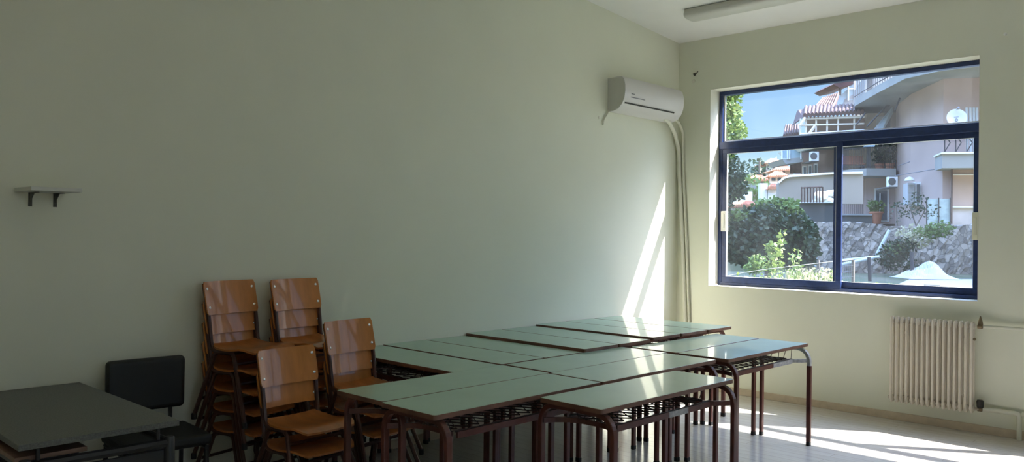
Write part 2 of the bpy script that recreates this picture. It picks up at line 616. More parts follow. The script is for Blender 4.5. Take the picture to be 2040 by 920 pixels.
def make_desk(name, label, shift=0., worn=None, over=.045):
    t = thing(name, label, 'desk')
    o = MB().prism([(x, y, TZ - .022) for x, y in rrect(L2 - .003, W2 - .003, .012)], (0, 0, .022), M['top']).build('tabletop', t, bevel=.0015)
    # edge band as a ring
    e = MB()
    ou, inn = rrect(L2, W2, .015), rrect(L2 - .003, W2 - .003, .012)
    n = len(ou)
    vs = [(x, y, z) for z in (TZ - .0225, TZ - .0006) for x, y in ou] + [(x, y, z) for z in (TZ - .0225, TZ - .0006) for x, y in inn]
    fs = []
    for i in range(n):
        j = (i + 1) % n
        fs += [(i, j, n + j, n + i), (2 * n + j, 2 * n + i, 3 * n + i, 3 * n + j), (n + i, n + j, 3 * n + j, 3 * n + i), (j, i, 2 * n + i, 2 * n + j)]
    e.add(vs, fs, M['band'])
    e.build('edge_band', o)
    xe = L2 - .055
    zr = .637
    for sx in (-1, 1):
        for sy in (-1, 1):
            x = sx * xe + shift
            yo = W2 + over - .014
            g = MB()
            path = fillet([(x, 0.003 * sy, .722), (x, sy * yo, .722), (x, sy * yo, .028)], .105, 9)
            if worn and (sx, sy) in worn.get('legs', ()):
                cut = [i for i, p in enumerate(path) if p.z < .7][0] if len(path) else 0
                path2 = path[:-1] + [V((x, sy * yo, .60))]
                g.tube(path2, 0, M['worn'], sq=(.0165, .0125))
                g.tube([path2[-1], path[-1]], 0, M['steel'], sq=(.0165, .0125))
            else:
                g.tube(path, 0, M['steel'], sq=(.0165, .0125))
            lg = g.build('leg', t, bevel=.004)
            MB().box((x - .018, sy * yo - .014, 0), (x + .018, sy * yo + .014, .03), M['rubber']).build('rubber_foot', lg, bevel=.004)
        # bowed end brace
        yo = W2 + over - .026
        pts = []
        for k in range(15):
            y = -yo + 2 * yo * k / 14
            pts.append((sx * (xe - .13 * (1 - abs(y / yo) ** 3.2)) + shift, y, zr))
        MB().tube(pts, 0, M['worn' if worn and sx in worn.get('brace', ()) else 'steel'], sq=(.0085, .0125)).build('end_brace', t)
    for sy in (-1, 1):
        r = MB()
        xa, xb = -(xe - .125) + shift, (xe - .125) + shift
        y = sy * .145
        if worn and sy in worn.get('rail', ()):
            c0, c1 = worn['span']
            r.box((xa, y - .006, zr - .016), (c0, y + .006, zr + .014), M['steel'])
            r.box((c0, y - .0063, zr - .0163), (c1, y + .0063, zr + .0143), M['worn'])
            r.box((c1, y - .006, zr - .016), (xb, y + .006, zr + .014), M['steel'])
        else:
            r.box((xa, y - .006, zr - .016), (xb, y + .006, zr + .014), M['steel'])
        r.build('side_rail', t)
    # diamond wire shelf with its hangers
    b = MB()
    xa, xb = -.43 + shift, .43 + shift
    ny, nx = 5, 12
    dy, dx = .29 / ny, (xb - xa) / nx
    for j in range(ny + 1):
        y = -.145 + j * dy
        pts = []
        for i in range(nx * 2 + 1):
            pts.append((xa + i * dx / 2, y + (dy * .5 if (i + j) % 2 else -dy * .5) * (1 if 0 < j < ny else .0), zr + .016 + .003 * (i % 2)))
        b.tube(pts, 0.0034, M['wire'], n=4)
    b.build('wire_shelf', t)
    h = MB()
    for sx in (-1, 1):
        xs = sx * .43 + shift
        for y in (-.10, 0., .10):
            h = MB()
            h.tube(fillet([(xs - sx * .06, y - .03, zr + .016), (xs + sx * .012, y - .03, zr + .016), (xs + sx * .045, y - .02, TZ - .024), (xs + sx * .045, y + .02, TZ - .024), (xs + sx * .012, y + .03, zr + .016), (xs - sx * .06, y + .03, zr + .016)], .008, 2), .0026, M['wire'], n=5)
            h.build('shelf_hanger', t)
    for i, x in enumerate((-.26, .03, .27)):
        x += shift
        h = MB()
        h.tube(fillet([(x, .145, TZ - .024), (x, .15, zr + .06), (x + .03, .15, zr + .018), (x + .07, .145, zr + .018)], .02, 3), .003, M['wire'], n=5)
        h.build('shelf_hanger', t)
    return t

def place(o, x, y, rz, zs=1.):
    o.location = (x, y, 0)
    o.rotation_euler = (0, 0, rz)
    o.scale = (1, 1, zs)
    return o

GD = 'green school desks pushed together'
dsk = {}
P0 = make_desk('school_desk', '', shift=0.)
P1 = make_desk('school_desk', '', shift=.04)
front = place(make_desk('school_desk', 'lone green-topped school desk of the front row, scraped grey patch on its rail', worn=dict(rail=(-1,), span=(.02, .20))), 3.60, 2.487, math.radians(-.6))
d1 = place(P0, 2.36 + .6, 2.925, math.radians(.2))
d1['label'] = 'green school desk with long bare brown front edge, left of the lone front desk'
d3 = place(P1, 2.378 + .6, 3.318, 0)
d3['label'] = 'green school desk nearest to the two short chair stacks, its left end beside the chairs'
d2 = place(dup(P0, (0, 0, 0), 0, ''), 3.575 + .6, 2.924, math.radians(-.3))
d2['label'] = 'green school desk directly behind the lone front desk, glare patches across its middle'
d5 = place(dup(P1, (0, 0, 0), 0, ''), 3.605 + .6, 3.315, 0)
d5['label'] = 'green school desk in the very middle of the block, enclosed by desks on every side'
bl = place(make_desk('school_desk', 'school desk whose top shines blue, with scraped grey leg at its right end', shift=0., worn=dict(legs=((1, -1),), brace=(1,), rail=(-1,), span=(.12, .42))), 4.845 + .6, 2.870, math.radians(-.4))
bl2 = place(dup(P1, (0, 0, 0), 0, ''), 4.85 + .6, 3.270, 0)
bl2['label'] = 'school desk right behind the blue-shining desk with the scraped grey leg'
# the row with one short end against the wall, left to right
wall_row = [  # x centre, front-edge y, z scale, label
    (3.372, 3.508, 1.0, 'leftmost of the desks standing end-on to the wall, next to the chair stacks'),
    (3.772, 3.512, 1.005, 'second desk end-on to the wall counting from the chair stacks'),
    (4.168, 3.508, 1.005, 'third desk end-on to the wall counting from the chair stacks'),
    (4.580, 3.510, 1.028, 'slightly raised desk end-on to the wall, fourth counting from the chair stacks'),
    (4.975, 3.506, 1.028, 'slightly raised desk end-on to the wall, fifth counting from the chair stacks'),
    (5.395, 3.508, 1.043, 'tallest-looking desk end-on to the wall, third counting from the corner ducts'),
    (5.790, 3.505, 1.043, 'desk end-on to the wall under the bright sun stripe, second counting from the corner ducts'),
    (6.190, 3.500, 1.043, 'desk end-on to the wall nearest the room corner and its vertical ducts'),
]
for i, (x, y, zs, lab) in enumerate(wall_row):
    o = place(dup((P0, P1)[i % 2], (0, 0, 0), 0, lab), x, y + L2, PI / 2, zs)
for o in bpy.data.objects:
    if o.type == 'EMPTY' and o.name.startswith('school_desk'):
        o['group'] = GD

# ------------------------------------------------------------------ stacked plywood chairs
SEAT, PITCH_C, BACK_S = .421, .116, .001
def make_chair(label):
    t = thing('school_chair', label, 'chair')
    # backrest: bowed board, leaning back
    def bk(u, v):
        x = (u - .5) * .38
        z = .602 + v * .194
        y = .138 + v * .045 + .022 * (1 - (2 * u - 1) ** 2)
        return V((x, y, z)), V((-.18 * (2 * u - 1), -1, .22)).normalized()
    b = MB()
    def bkr(u, v):      # rounded corners: pull the ends in near top and bottom
        e = min(v, 1 - v)
        k = 1 - .045 * max(0, 1 - e / .14) ** 2
        return bk(.5 + (u - .5) * k, v)
    b.sheet(bkr, 16, 10, .009, M['ply'])
    for sx in (-1, 1):
        for v in (.22, .78):
            p, n = bk(.5 + sx * .44, v)
            b.lathe([(.0085, 0), (.0085, .002), (.004, .004)], p + n * .0042, M['rivet'], 8, n)
    b.build('backrest', t)
    # seat: saddle board, front edge rolled down
    def st(u, v):
        x = (u - .5) * (.371 - .05 * max(0, 1 - v / .25) ** 2 - .06 * max(0, (v - .82) / .18) ** 2)
        y = .13 - v * .345
        z = SEAT + .006 * (2 * u - 1) ** 2 - .004 - .012 * math.sin(PI * min(1, v * 1.35)) - .020 * max(0, (v - .78) / .22) ** 2 + .01 * max(0, 1 - v / .2) ** 2
        return V((x, y, z)), V((0, 0, 1))
    s = MB()
    s.sheet(st, 14, 16, .011, M['plyd'])
    s.build('seat', t)
    f = MB()
    zs = SEAT - .026
    for sx in (-1, 1):
        f.tube(fillet([(sx * .176, .192, .785), (sx * .176, .145, .585), (sx * .172, .118, zs), (sx * .168, -.05, zs)], [.2, .06], 6), .0125, M['chair_steel'])
    f.tube([(-.168, .02, zs - .004), (.168, .02, zs - .004)], .009, M['chair_steel'])
    f.tube([(-.168, -.04, zs - .004), (.168, -.04, zs - .004)], .009, M['chair_steel'])
    f.build('frame', t)
    for sx in (-1, 1):
        for sy in (-1, 1):
            g = MB()
            if sy < 0:
                path = fillet([(sx * .168, .0, zs), (sx * .169, -.062, zs), (sx * .226, -.225, .02)], [.05], 6)
            else:
                path = fillet([(sx * .168, .03, zs - .002), (sx * .170, .09, zs - .002), (sx * .226, .20, .02)], [.05], 5)
            g.tube(path, .0125, M['chair_steel'])
            lg = g.build('leg', t)
            e = path[-1]
            MB().lathe([(.0155, 0), (.0155, .03), (.013, .034)], (e.x, e.y, 0), M['rubber'], 10).build('foot_cap', lg)
    q = MB()
    zz = .335
    k = (zs - zz) / (zs - .02)
    q.tube([(-(.170 + .056 * k), -.062 - .163 * k, zz), (.170 + .056 * k, -.062 - .163 * k, zz)], .009, M['chair_steel'])
    q.build('stretcher', t)
    q = MB()
    k = (zs - .12) / (zs - .02)
    q.tube([(-(.170 + .056 * k), .09 + .11 * k, .12), (.170 + .056 * k, .09 + .11 * k, .12)], .009, M['chair_steel'])
    q.build('stretcher', t)
    return t

ORD5 = ['lowest', 'second from the floor', 'third from the floor', 'second from the top', 'topmost']
stacks = [  # x, y, angle, count, phrase, ordinals
    (2.425, 4.485, .23, 5, 'tall plywood stack beside the black upholstered chair', ORD5),
    (2.84, 4.45, .16, 5, 'tall plywood stack right of the other tall one', ORD5),
    (2.44, 3.885, .09, 2, 'short plywood stack in front of the two tall ones', ['lower', 'upper']),
    (2.925, 3.985, .13, 3, 'plywood stack tucked against the end of the green desks', ['lowest', 'middle', 'topmost']),
]
proto = make_chair('')
first = True
for x, y, a, n, phrase, od in stacks:
    for k in range(n):
        lab = '%s chair of the %s' % (od[k], phrase)
        off = BACK_S * (k - (n - 1))      # each chair sits a little further back than the one below
        loc = (x - math.sin(a) * off, y + math.cos(a) * off, k * PITCH_C)
        if first:
            proto.location, proto.rotation_euler = loc, (0, 0, a)
            proto['label'], proto['group'] = lab, phrase
            first = False
        else:
            dup(proto, loc, a, lab, phrase)

# ------------------------------------------------------------------ teacher's desk and black chair
td = thing('teacher_desk', 'grey speckled office desk on black tube frame at the left wall', 'desk', (1.238, 4.05, 0))
w, l = .306, .605
MB().box((-w, -l, .725), (w, l, .75), M['grey_top']).build('desktop', td, bevel=.003)
fr = MB()
for sx in (-1, 1):
    fr.tube([(sx * (w - .03), -l + .03, .655), (sx * (w - .03), l - .03, .655)], .016, M['black_tube'])
for sy in (-1, 1):
    fr.tube([(-w + .03, sy * (l - .03), .655), (w - .03, sy * (l - .03), .655)], .019, M['black_tube'])
    for sx in (-.5, .5):
        fr.lathe([(.008, 0), (.008, .07)], (sx * w * 1.5, sy * (l - .035), .656), M['black_tube'], 8)
fr.build('frame', td)
for sx in (-1, 1):
    for sy in (-1, 1):
        lg = MB().lathe([(.022, .02), (.022, .672), (.019, .680)], (sx * (w - .03), sy * (l - .03), 0), M['black_tube'], 14).build('leg', td)
        MB().lathe([(.025, 0), (.025, .018), (.021, .022)], (sx * (w - .03), sy * (l - .03), 0), M['rubber'], 12).build('foot', lg)
MB().box((-w + .055, -l + .022, .12), (w - .055, -l + .038, .628), M['black_panel']).build('end_panel', td, bevel=.002)
MB().box((-w + .055, l - .038, .12), (w - .055, l - .022, .628), M['black_panel']).build('end_panel', td, bevel=.002)
MB().box((-w + .002, -l + .05, .672), (-w + .26, l - .25, .690), M['tray']).build('pull_out_tray', td, bevel=.002)

bc = thing('visitor_chair', 'black upholstered chair between the grey desk and the chair stacks', 'chair', (1.855, 4.42, 0), math.radians(-4))
bk = MB()
def bkf(u, v):
    x = (u - .5) * .415
    z = .565 + v * .285
    return V((x, .165 + .03 * v + .012 * (2 * u - 1) ** 2 * -1, z)), V((0, -1, .1)).normalized()
bk.box((-.21, .150, .562), (.21, .205, .852), M['black_fab'])
bko = bk.build('backrest', bc, bevel=.026, seg=4)
MB().box((-.225, -.21, .415), (.225, .20, .475), M['black_fab']).build('seat', bc, bevel=.02, seg=3)
fb = MB()
for sx in (-1, 1):
    fb.tube([(sx * .14, .195, .41), (sx * .14, .198, .62)], 0, M['black_tube'], sq=(.013, .008))
    fb.tube([(sx * .20, -.19, .40), (sx * .20, .19, .40)], .0125, M['black_tube'])
fb.tube([(-.20, -.12, .405), (.20, -.12, .405)], .0125, M['black_tube'])
fb.tube([(-.20, .15, .405), (.20, .15, .405)], .0125, M['black_tube'])
fb.build('frame', bc)
for sx in (-1, 1):
    for sy in (-1, 1):
        lg = MB().tube([(sx * .20, sy * .18, .405), (sx * .205, sy * .20, .012)], .0125, M['black_tube']).build('leg', bc)
        MB().lathe([(.016, 0), (.016, .02), (.013, .025)], (sx * .205, sy * .20, 0), M['rubber'], 10).build('foot_cap', lg)

# ------------------------------------------------------------------ wall shelf
ws = thing('wall_shelf', 'small empty white shelf on two dark brackets high on the left wall', 'shelf', (1.357, YW, 1.757))
MB().box((-.117, -.27, -.010), (.117, 0, .010), M['shelf']).build('board', ws, bevel=.002)
for x in (-.045, .072):
    b = MB()
    b.box((x - .009, -.003, -.082), (x + .009, 0, -.010), M['bracket'])
    b.box((x - .009, -.12, -.0135), (x + .009, 0, -.010), M['bracket'])
    b.prism([(x - .002, -.003, -.06), (x - .002, -.003, -.012), (x - .002, -.07, -.012)], (.004, 0, 0), M['bracket'])
    b.build('bracket', ws)

# ------------------------------------------------------------------ air conditioner
ax0, ax1 = 6.172, 7.175
ac = thing('air_conditioner', 'white wall-mounted split air conditioner high in the corner', 'air conditioner', ((ax0 + ax1) / 2, YW, 2.735))
hw = (ax1 - ax0) / 2
prof = [(0, .312), (.10, .312), (.165, .308), (.19, .285), (.206, .23), (.208, .17), (.198, .11), (.175, .06), (.135, .02), (.08, .0), (0, -.003)]
MB().prism([(-hw + .012, -y, z) for y, z in prof], (2 * hw - .024, 0, 0), M['ac_side']).build('body', ac)
# front cover: curved skin a touch proud of the body
sk = [(.10, .314), (.168, .311), (.194, .287), (.210, .231), (.212, .17), (.202, .108), (.178, .057), (.137, .016), (.08, -.004), (.02, -.007)]
c = MB()
n = len(sk)
vs, fs = [], []
for x in (-hw, hw):
    for y, z in sk:
        vs.append((x, -y, z))
for x in (-hw, hw):
    for y, z in sk:
        vs.append((x, -y * .955, (z - .15) * .955 + .15))
for i in range(n - 1):
    fs += [(i, i + 1, n + i + 1, n + i), (2 * n + i, 3 * n + i, 3 * n + i + 1, 2 * n + i + 1), (i, 2 * n + i, 2 * n + i + 1, i + 1), (n + i, n + i + 1, 3 * n + i + 1, 3 * n + i)]
fs += [(0, n, 3 * n, 2 * n), (n - 1, 3 * n - 1, 4 * n - 1, 2 * n - 1)]
c.add(vs, fs, M['ac'], True)
co = c.build('front_cover', ac)
s = MB()
s.prism([(-hw + .03, -.1880, .0720), (-hw + .03, -.1815, .0600), (-hw + .03, -.1850, .0590), (-hw + .03, -.1915, .0710)], (2 * hw - .17, 0, 0), M['dark'])
s.build('air_slot', ac)
s = MB()
s.prism([(-hw + .10, -.2085, .126), (-hw + .10, -.2065, .120), (-hw + .10, -.2105, .120), (-hw + .10, -.2115, .126)], (.22, 0, 0), M['grey'])
s.build('panel_seam', co)
s = MB()
s.prism([(-hw + .095, -.2125, .158), (-hw + .095, -.2115, .150), (-hw + .095, -.2135, .150), (-hw + .095, -.2145, .158)], (.055, 0, 0), M['grey'])
s.build('small_badge', co, label='small dark badge on the cover')
tag(MB().tube([(ax0 + .02, YW - .015, 2.75), (ax0 - .01, YW - .012, 2.70), (ax0 - .05, YW - .01, 2.655), (ax0 - .07, YW - .012, 2.62), (ax0 - .062, YW - .004, 2.60)], .007, M['duct']).build('power_cord', base=(ax0, YW, 2.7)),
    'short pale cord dangling below the left end of the air conditioner', 'cord')
tag(MB().lathe([(.014, 0), (.012, .004), (.004, .006)], (ax0 - .12, YW - .0, 2.66), M['reveal'], 10, (0, -1, 0)).build('wall_plug', base=(ax0 - .12, YW, 2.66)),
    'small plaster plug in the wall left of the air conditioner cord', 'wall plug')
for (r, dxx, lab, pts) in (
    (.021, 0, 'thicker cream pipe duct running down the room corner from the air conditioner', [(7.00, YW - .09, 2.752), (7.10, YW - .085, 2.725), (7.27, YW - .05, 2.62), (7.366, YW - .035, 2.46), (7.375, YW - .04, 2.2), (7.378, YW - .085, 1.5), (7.380, YW - .128, .70), (7.380, YW - .15, .04)]),
    (.013, 0, 'thinner cream pipe duct running beside the thick one in the corner', [(7.10, YW - .12, 2.765), (7.25, YW - .10, 2.74), (7.385, YW - .070, 2.66), (7.390, YW - .068, 2.46), (7.390, YW - .080, 2.2), (7.390, YW - .125, 1.5), (7.390, YW - .165, .70), (7.390, YW - .188, .04)])):
    tag(MB().tube(fillet(pts, [.08] * 6, 5), r, M['duct'], n=12).build('pipe_duct', base=(7.37, YW - .1, 0)), lab, 'pipe')

# ------------------------------------------------------------------ ceiling light
cl = thing('fluorescent_ceiling_light', 'long white batten light on the ceiling parallel to the window wall', 'ceiling light', (6.62, 3.40, zc(6.62) - .004))
sl = math.atan(.078)
cl.rotation_euler = (0, sl, 0)
MB().box((-.095, -.70, -.030), (.095, .70, 0), M['lamp_body']).build('tray', cl, bevel=.004)
d = MB()
pf = [(-.10, -.026), (-.10, -.050), (-.085, -.068), (-.05, -.076), (.05, -.076), (.085, -.068), (.10, -.050), (.10, -.026)]
ring_n = []
m_ = len(pf)
vs, fs = [], []
for y, k in ((-.71, .86), (-.695, .97), (-.67, 1), (.67, 1), (.695, .97), (.71, .86)):
    for x, z in pf:
        vs.append((x * k, y, -.026 + (z + .026) * k))
for i in range(5):
    for j in range(m_ - 1):
        fs.append((i * m_ + j, i * m_ + j + 1, (i + 1) * m_ + j + 1, (i + 1) * m_ + j))
    fs.append((i * m_ + m_ - 1, i * m_, (i + 1) * m_, (i + 1) * m_ + m_ - 1))
fs += [tuple(range(m_)), tuple(5 * m_ + j for j in range(m_))]
d.add(vs, fs, M['lamp_diff'], True)
d.build('diffuser', cl)

# ------------------------------------------------------------------ radiator and its pipes
ra = thing('radiator', 'cream column radiator on the wall below the window', 'radiator', (7.32, 2.19, .165))
N = 16
pt = .657 / N
for i in range(N):
    y = -.657 / 2 + pt * (i + .5)
    m = MB()
    for xx in (-.032, .032):
        m.tube(fillet([(xx * .45, y, .008), (xx, y, .05), (xx, y, .69), (xx * .45, y, .732)], .02, 3), .0108, M['rad'], n=8)
    m.lathe([(.010, -pt * .5), (.024, -pt * .38), (.026, 0), (.024, pt * .38), (.010, pt * .5)], (0, y, .70), M['rad'], 10, (0, 1, 0))
    m.lathe([(.010, -pt * .5), (.024, -pt * .38), (.026, 0), (.024, pt * .38), (.010, pt * .5)], (0, y, .04), M['rad'], 10, (0, 1, 0))
    m.build('column', ra)
for z in (.70, .04):
    m = MB().tube([(0, -.36, z), (0, .336, z)], .014, M['rad'])
    if z < .5:
        m.build('header_tube', ra)
m.lathe([(.012, 0), (.012, .012), (.006, .018)], (-.02, -.33, .60), M['brass'], 8, (-1, 0, 0))
m.build('header_tube', ra)
for z in (.12, .60):
    for y in (-.22, .22):
        MB().box((.01, y - .012, z - .01), (.089, y + .012, z + .01), M['rad']).build('wall_bracket', ra)
vt = thing('radiator_valve', 'brass valve with pointed cap at the upper right of the radiator', 'valve', (7.345, 1.815, .865))
MB().lathe([(.012, -.005), (.017, .0), (.017, .03), (.012, .034)], (-.02, 0, 0), M['brass'], 12, (0, 1, 0)).build('body', vt)
MB().lathe([(.014, .012), (.020, .016), (.016, .045), (.004, .085), (.001, .087)], (-.02, .012, 0), M['brass'], 12).build('cap', vt)
vb = thing('radiator_valve', 'dark knob valve at the lower right of the radiator', 'valve', (7.345, 1.812, .205))
MB().lathe([(.012, -.006), (.018, 0), (.018, .028), (.012, .034)], (-.02, 0, 0), M['brass'], 12, (0, 1, 0)).build('body', vb)
MB().lathe([(.018, .012), (.024, .018), (.026, .06), (.022, .075)], (-.02, .012, 0), M['dark'], 14).build('knob', vb)
tag(MB().tube([(7.345, 1.815, .865), (7.36, 1.70, .868), (7.365, 1.0, .866), (7.365, 0, .864), (7.365, -3, .86)], .013, M['duct'], n=10).build('heating_pipe', base=(7.36, 1.8, .86)), 'thin cream heating pipe running along the wall from the upper valve', 'pipe')
tag(MB().tube(fillet([(7.345, 1.812, .205), (7.365, 1.70, .205), (7.365, 1.558, .205), (7.365, 1.558, .002)], [.02, .03], 4), .019, M['duct'], n=12).build('heating_pipe', base=(7.36, 1.8, .2)), 'thick cream heating pipe dropping to the floor from the lower valve', 'pipe')
tag(MB().tube([(7.365, 1.54, .205), (7.365, .8, .205), (7.365, -3, .205)], .019, M['duct'], n=12).build('heating_pipe', base=(7.36, 1.5, .2)), 'thick cream heating pipe continuing low along the wall past the drop', 'pipe')

# small things on the window wall
hk = thing('curtain_hook', 'small dark metal hook left above the window near the room corner', 'hook', (XW, 4.52, 3.243))
MB().lathe([(.016, 0), (.014, .006), (.006, .008)], (0, 0, 0), M['bracket'], 10, (-1, 0, 0)).build('base_plate', hk)
MB().tube(fillet([(0, 0, 0), (-.035, 0, 0), (-.04, -.045, .0), (-.03, -.055, .02)], .01, 3), .005, M['bracket'], n=6).build('arm', hk)
tag(MB().lathe([(.02, 0), (.018, .003), (.01, .005)], (XW, 4.535, 3.175), M['reveal'], 10, (-1, 0, 0)).build('plaster_patch', base=(XW, 4.535, 3.175)), 'round pale plaster patch below the dark hook', 'patch')
tag(MB().lathe([(.014, 0), (.011, .006), (.005, .010)], (XW, 1.69, 3.205), M['latch'], 10, (-1, 0, 0)).build('wall_plug', base=(XW, 1.69, 3.205)), 'tiny white wall plug above the right end of the window', 'wall plug')
rng = random.Random(4)
lump = MB()
for k in range(5):
    cx, cy, r = XW + .05 + rng.uniform(-.03, .04), 4.305 + rng.uniform(-.02, .012), rng.uniform(.008, .016)
    pts = []
    for j, (rr, hh) in enumerate(((.6, 0), (1, .5), (.9, 1.1), (.4, 1.5))):
        for q in range(6):
            a = 2 * PI * q / 6
            k_ = rr * r * rng.uniform(.75, 1.25)
            pts.append((cx + k_ * math.cos(a), cy + k_ * math.sin(a) * .7, WZ0 + .004 + hh * r))
    fs = [(i * 6 + q, i * 6 + (q + 1) % 6, (i + 1) * 6 + (q + 1) % 6, (i + 1) * 6 + q) for i in range(3) for q in range(6)] + [tuple(range(6)), tuple(18 + q for q in range(6))]
    lump.add(pts, fs, M['rubble'])
tag(lump.build('plaster_crumbs', base=(XW + .05, 4.305, WZ0 + .004)), 'little heap of crumbled plaster on the window sill corner', 'debris')['kind'] = 'stuff'

# ================================================================== outside
EROT = YAW - PI / 2
def ext(x, y, D):
    """point seen at picture position (x, y) lying D metres ahead, in a frame turned with the view: (right, ahead, height)"""
    D = D / (1 + .26 * (x - 1700) / FPX)          # streets and facades out there run slightly towards us on the right
    d = fw + rt * ((x - 1020) / FPX) - up * ((y - 460) / FPX)
    p = EYE + d * (D / d.dot(FH))
    return V((p.dot(RH), D, p.z))
def wpos(p): return RH * p[0] + FH * p[1] + V((0, 0, p[2]))
def ething(name, label, cat, base, group=None):
    return thing(name, label, cat, wpos(base), EROT, group)
def eb(mb, x0, y0, x1, y1, D, dep, m):
    a, b = ext(x0, y1, D), ext(x1, y1, D)
    z1 = (ext(x0, y0, D).z + ext(x1, y0, D).z) / 2
    z0 = (a.z + b.z) / 2
    nn = V((-(b.y - a.y), b.x - a.x, 0)).normalized() * dep
    q = [V((a.x, a.y, 0)), V((b.x, b.y, 0)), V((b.x, b.y, 0)) + nn, V((a.x, a.y, 0)) + nn]
    mb.hexa([V((p.x, p.y, z)) for z in (z0, z1) for p in q], m)
    return mb
def ebuild(mb, name, base, parent=None, bevel=0, **kw):
    o = mb.build(name, parent, base if parent is not None else None, bevel=bevel, **kw)
    return o
def esolo(mb, name, base, label, cat, group=None, **kw):
    o = mb.build(name, None, base, **kw)
    o.location = wpos(base)
    o.rotation_euler = (0, 0, EROT)
    return tag(o, label, cat, group)

def corrugated(mb, a, b, c, d, n, t, amp, m):
    """roof slope: a->b along the eave, d->c along the ridge; n tile rows"""
    a, b, c, d = V(a), V(b), V(c), V(d)
    nn = (b - a).cross(d - a).normalized()
    if nn.z < 0:
        nn = -nn
    def fn(u, v):
        p = (a * (1 - u) + b * u) * (1 - v) + (d * (1 - u) + c * u) * v
        return p + nn * amp * abs(math.sin(PI * n * u)), nn
    mb.sheet(fn, n * 4, 3, t, m, smooth=False)
    return mb

# ground, bank and hillside
g = MB()
NX, NY = 24, 30
def gz(u, D):
    if D < 12: z = -.05
    elif D < 24: z = -.05 + (D - 12) / 12 * .55
    else: z = .5
    if D >= 25.5: z = 1.9
    if D > 46: z = 1.9 + (D - 46) * .06
    return z
Ds = [8.7, 9.5, 10.5, 12, 14, 16, 18, 20, 22, 24, 25.45, 26.2, 30, 36, 42, 46, 60, 80, 110, 150, 200]
us = [-14, -8, -4, -1, 1, 3, 5, 7, 9, 12, 16, 22, 30]
vs = []
for D in Ds:
    for u in us:
        uu = u * max(1, D / 18)
        dd = max(D, 9.0)
        vs.append((uu, D, gz(uu, D)))
# keep the first rows outside the building: clip on the outer wall face
fs = []
W_ = len(us)
for j in range(len(Ds) - 1):
    for i in range(W_ - 1):
        q = [j * W_ + i, j * W_ + i + 1, (j + 1) * W_ + i + 1, (j + 1) * W_ + i]
        if all((RH * vs[k][0] + FH * vs[k][1]).x > XO - 2.2 for k in q):
            fs.append(q)
vv = []
for p in vs:
    w3 = wpos(p)
    if w3.x < XO + .02:
        w3.x = XO + .02
    vv.append(w3)
struct(MB().add(vv, fs, M['soil'], True).build('ground'))
# sunny yard beside the school wall, outside all three windows
struct(MB().box((XO + .02, Y0 - 12, -.3), (XO + 14, 7.5, -.06), M['soil']).build('ground_yard'))

# ---- rubble retaining wall
D = 25.2
a, b = ext(1585, 446, D), ext(2120, 446, D)
NU, NV = 70, 14
rng = random.Random(8)
nz = {}
def swf(u, v):
    k = (round(u * NU), round(v * NV))
    if k not in nz:
        nz[k] = (rng.uniform(-.04, .04), rng.uniform(-.03, .03))
    x = a.x + (b.x - a.x) * u
    z = .0 + (ext(1700, 447, D).z + .25 * math.sin(u * 9) * .3) * v
    return V((x, D + nz[k][0] + .25 * v, z + (nz[k][1] if 0 < v else 0))), V((0, -1, 0))
esolo(MB().sheet(swf, NU, NV, .5, M['stone'], smooth=False), 'retaining_wall', ((a.x + b.x) / 2, D, 0), 'grey rubble stone retaining wall below the pink house', 'wall')

# ---- pink house: facade facing us on the right, left side falling away
B = ext(1877, 450, 42)
ph = ething('apartment_house', 'large pink rendered house with balconies on the right of the view', 'house', (B.x, 42, 2.3))
base = V((B.x, 42, 2.3))
zt = ext(1877, 150, 42).z
def e2(px, D):
    p = ext(px, 450, D)
    return (p.x, p.y)
fp = [e2(1783, 50), e2(1813, 46), e2(1877, 42), e2(2200, 42), e2(2200, 60), e2(1783, 60)]
ebuild(MB().prism([(x, y, 2.2) for x, y in fp], (0, 0, zt - 2.2), M['pink']), 'wall', base, ph)
# recessed wing on the left, two storeys, cream behind the balconies
m = MB()
eb(m, 1722, 150, 1790, 206, 52.6, 6, M['concrete'])
eb(m, 1724, 206, 1790, 450, 52.6, 6, M['cream'])
eb(m, 1671, 291, 1724, 450, 52.6, 6, M['cream'])
ebuild(m, 'recessed_wall', base, ph, label='cream wall behind the balconies')
m = MB()
eb(m, 1676, 352, 1726, 446, 51.2, 1.4, M['pink'])
eb(m, 1724, 352, 1788, 446, 50.4, 2.2, M['pink'])
ebuild(m, 'ground_floor_wall', base, ph)
def slab(name, poly, z, th, mm, **kw):
    return ebuild(MB().prism([(x, y, z) for x, y in poly], (0, 0, th), mm), name, base, ph, **kw)
zs_up = ext(1877, 157, 42).z
polyU = [e2(1700, 49.6), e2(1745, 45.4), e2(1800, 41.6), e2(1870, 40), e2(1955, 39.2), e2(2200, 39), e2(2200, 43), e2(1877, 43), e2(1783, 53), e2(1700, 53)]
slab('upper_balcony_slab', polyU, zs_up, .42, M['concrete'])
zs_lo = ext(1725, 350, 48.6).z
polyL = [e2(1664, 50.5), e2(1690, 49.2), e2(1725, 48.5), e2(1784, 48.8), e2(1784, 53), e2(1664, 53)]
slab('lower_balcony_slab', polyL, zs_lo, .43, M['concrete'])
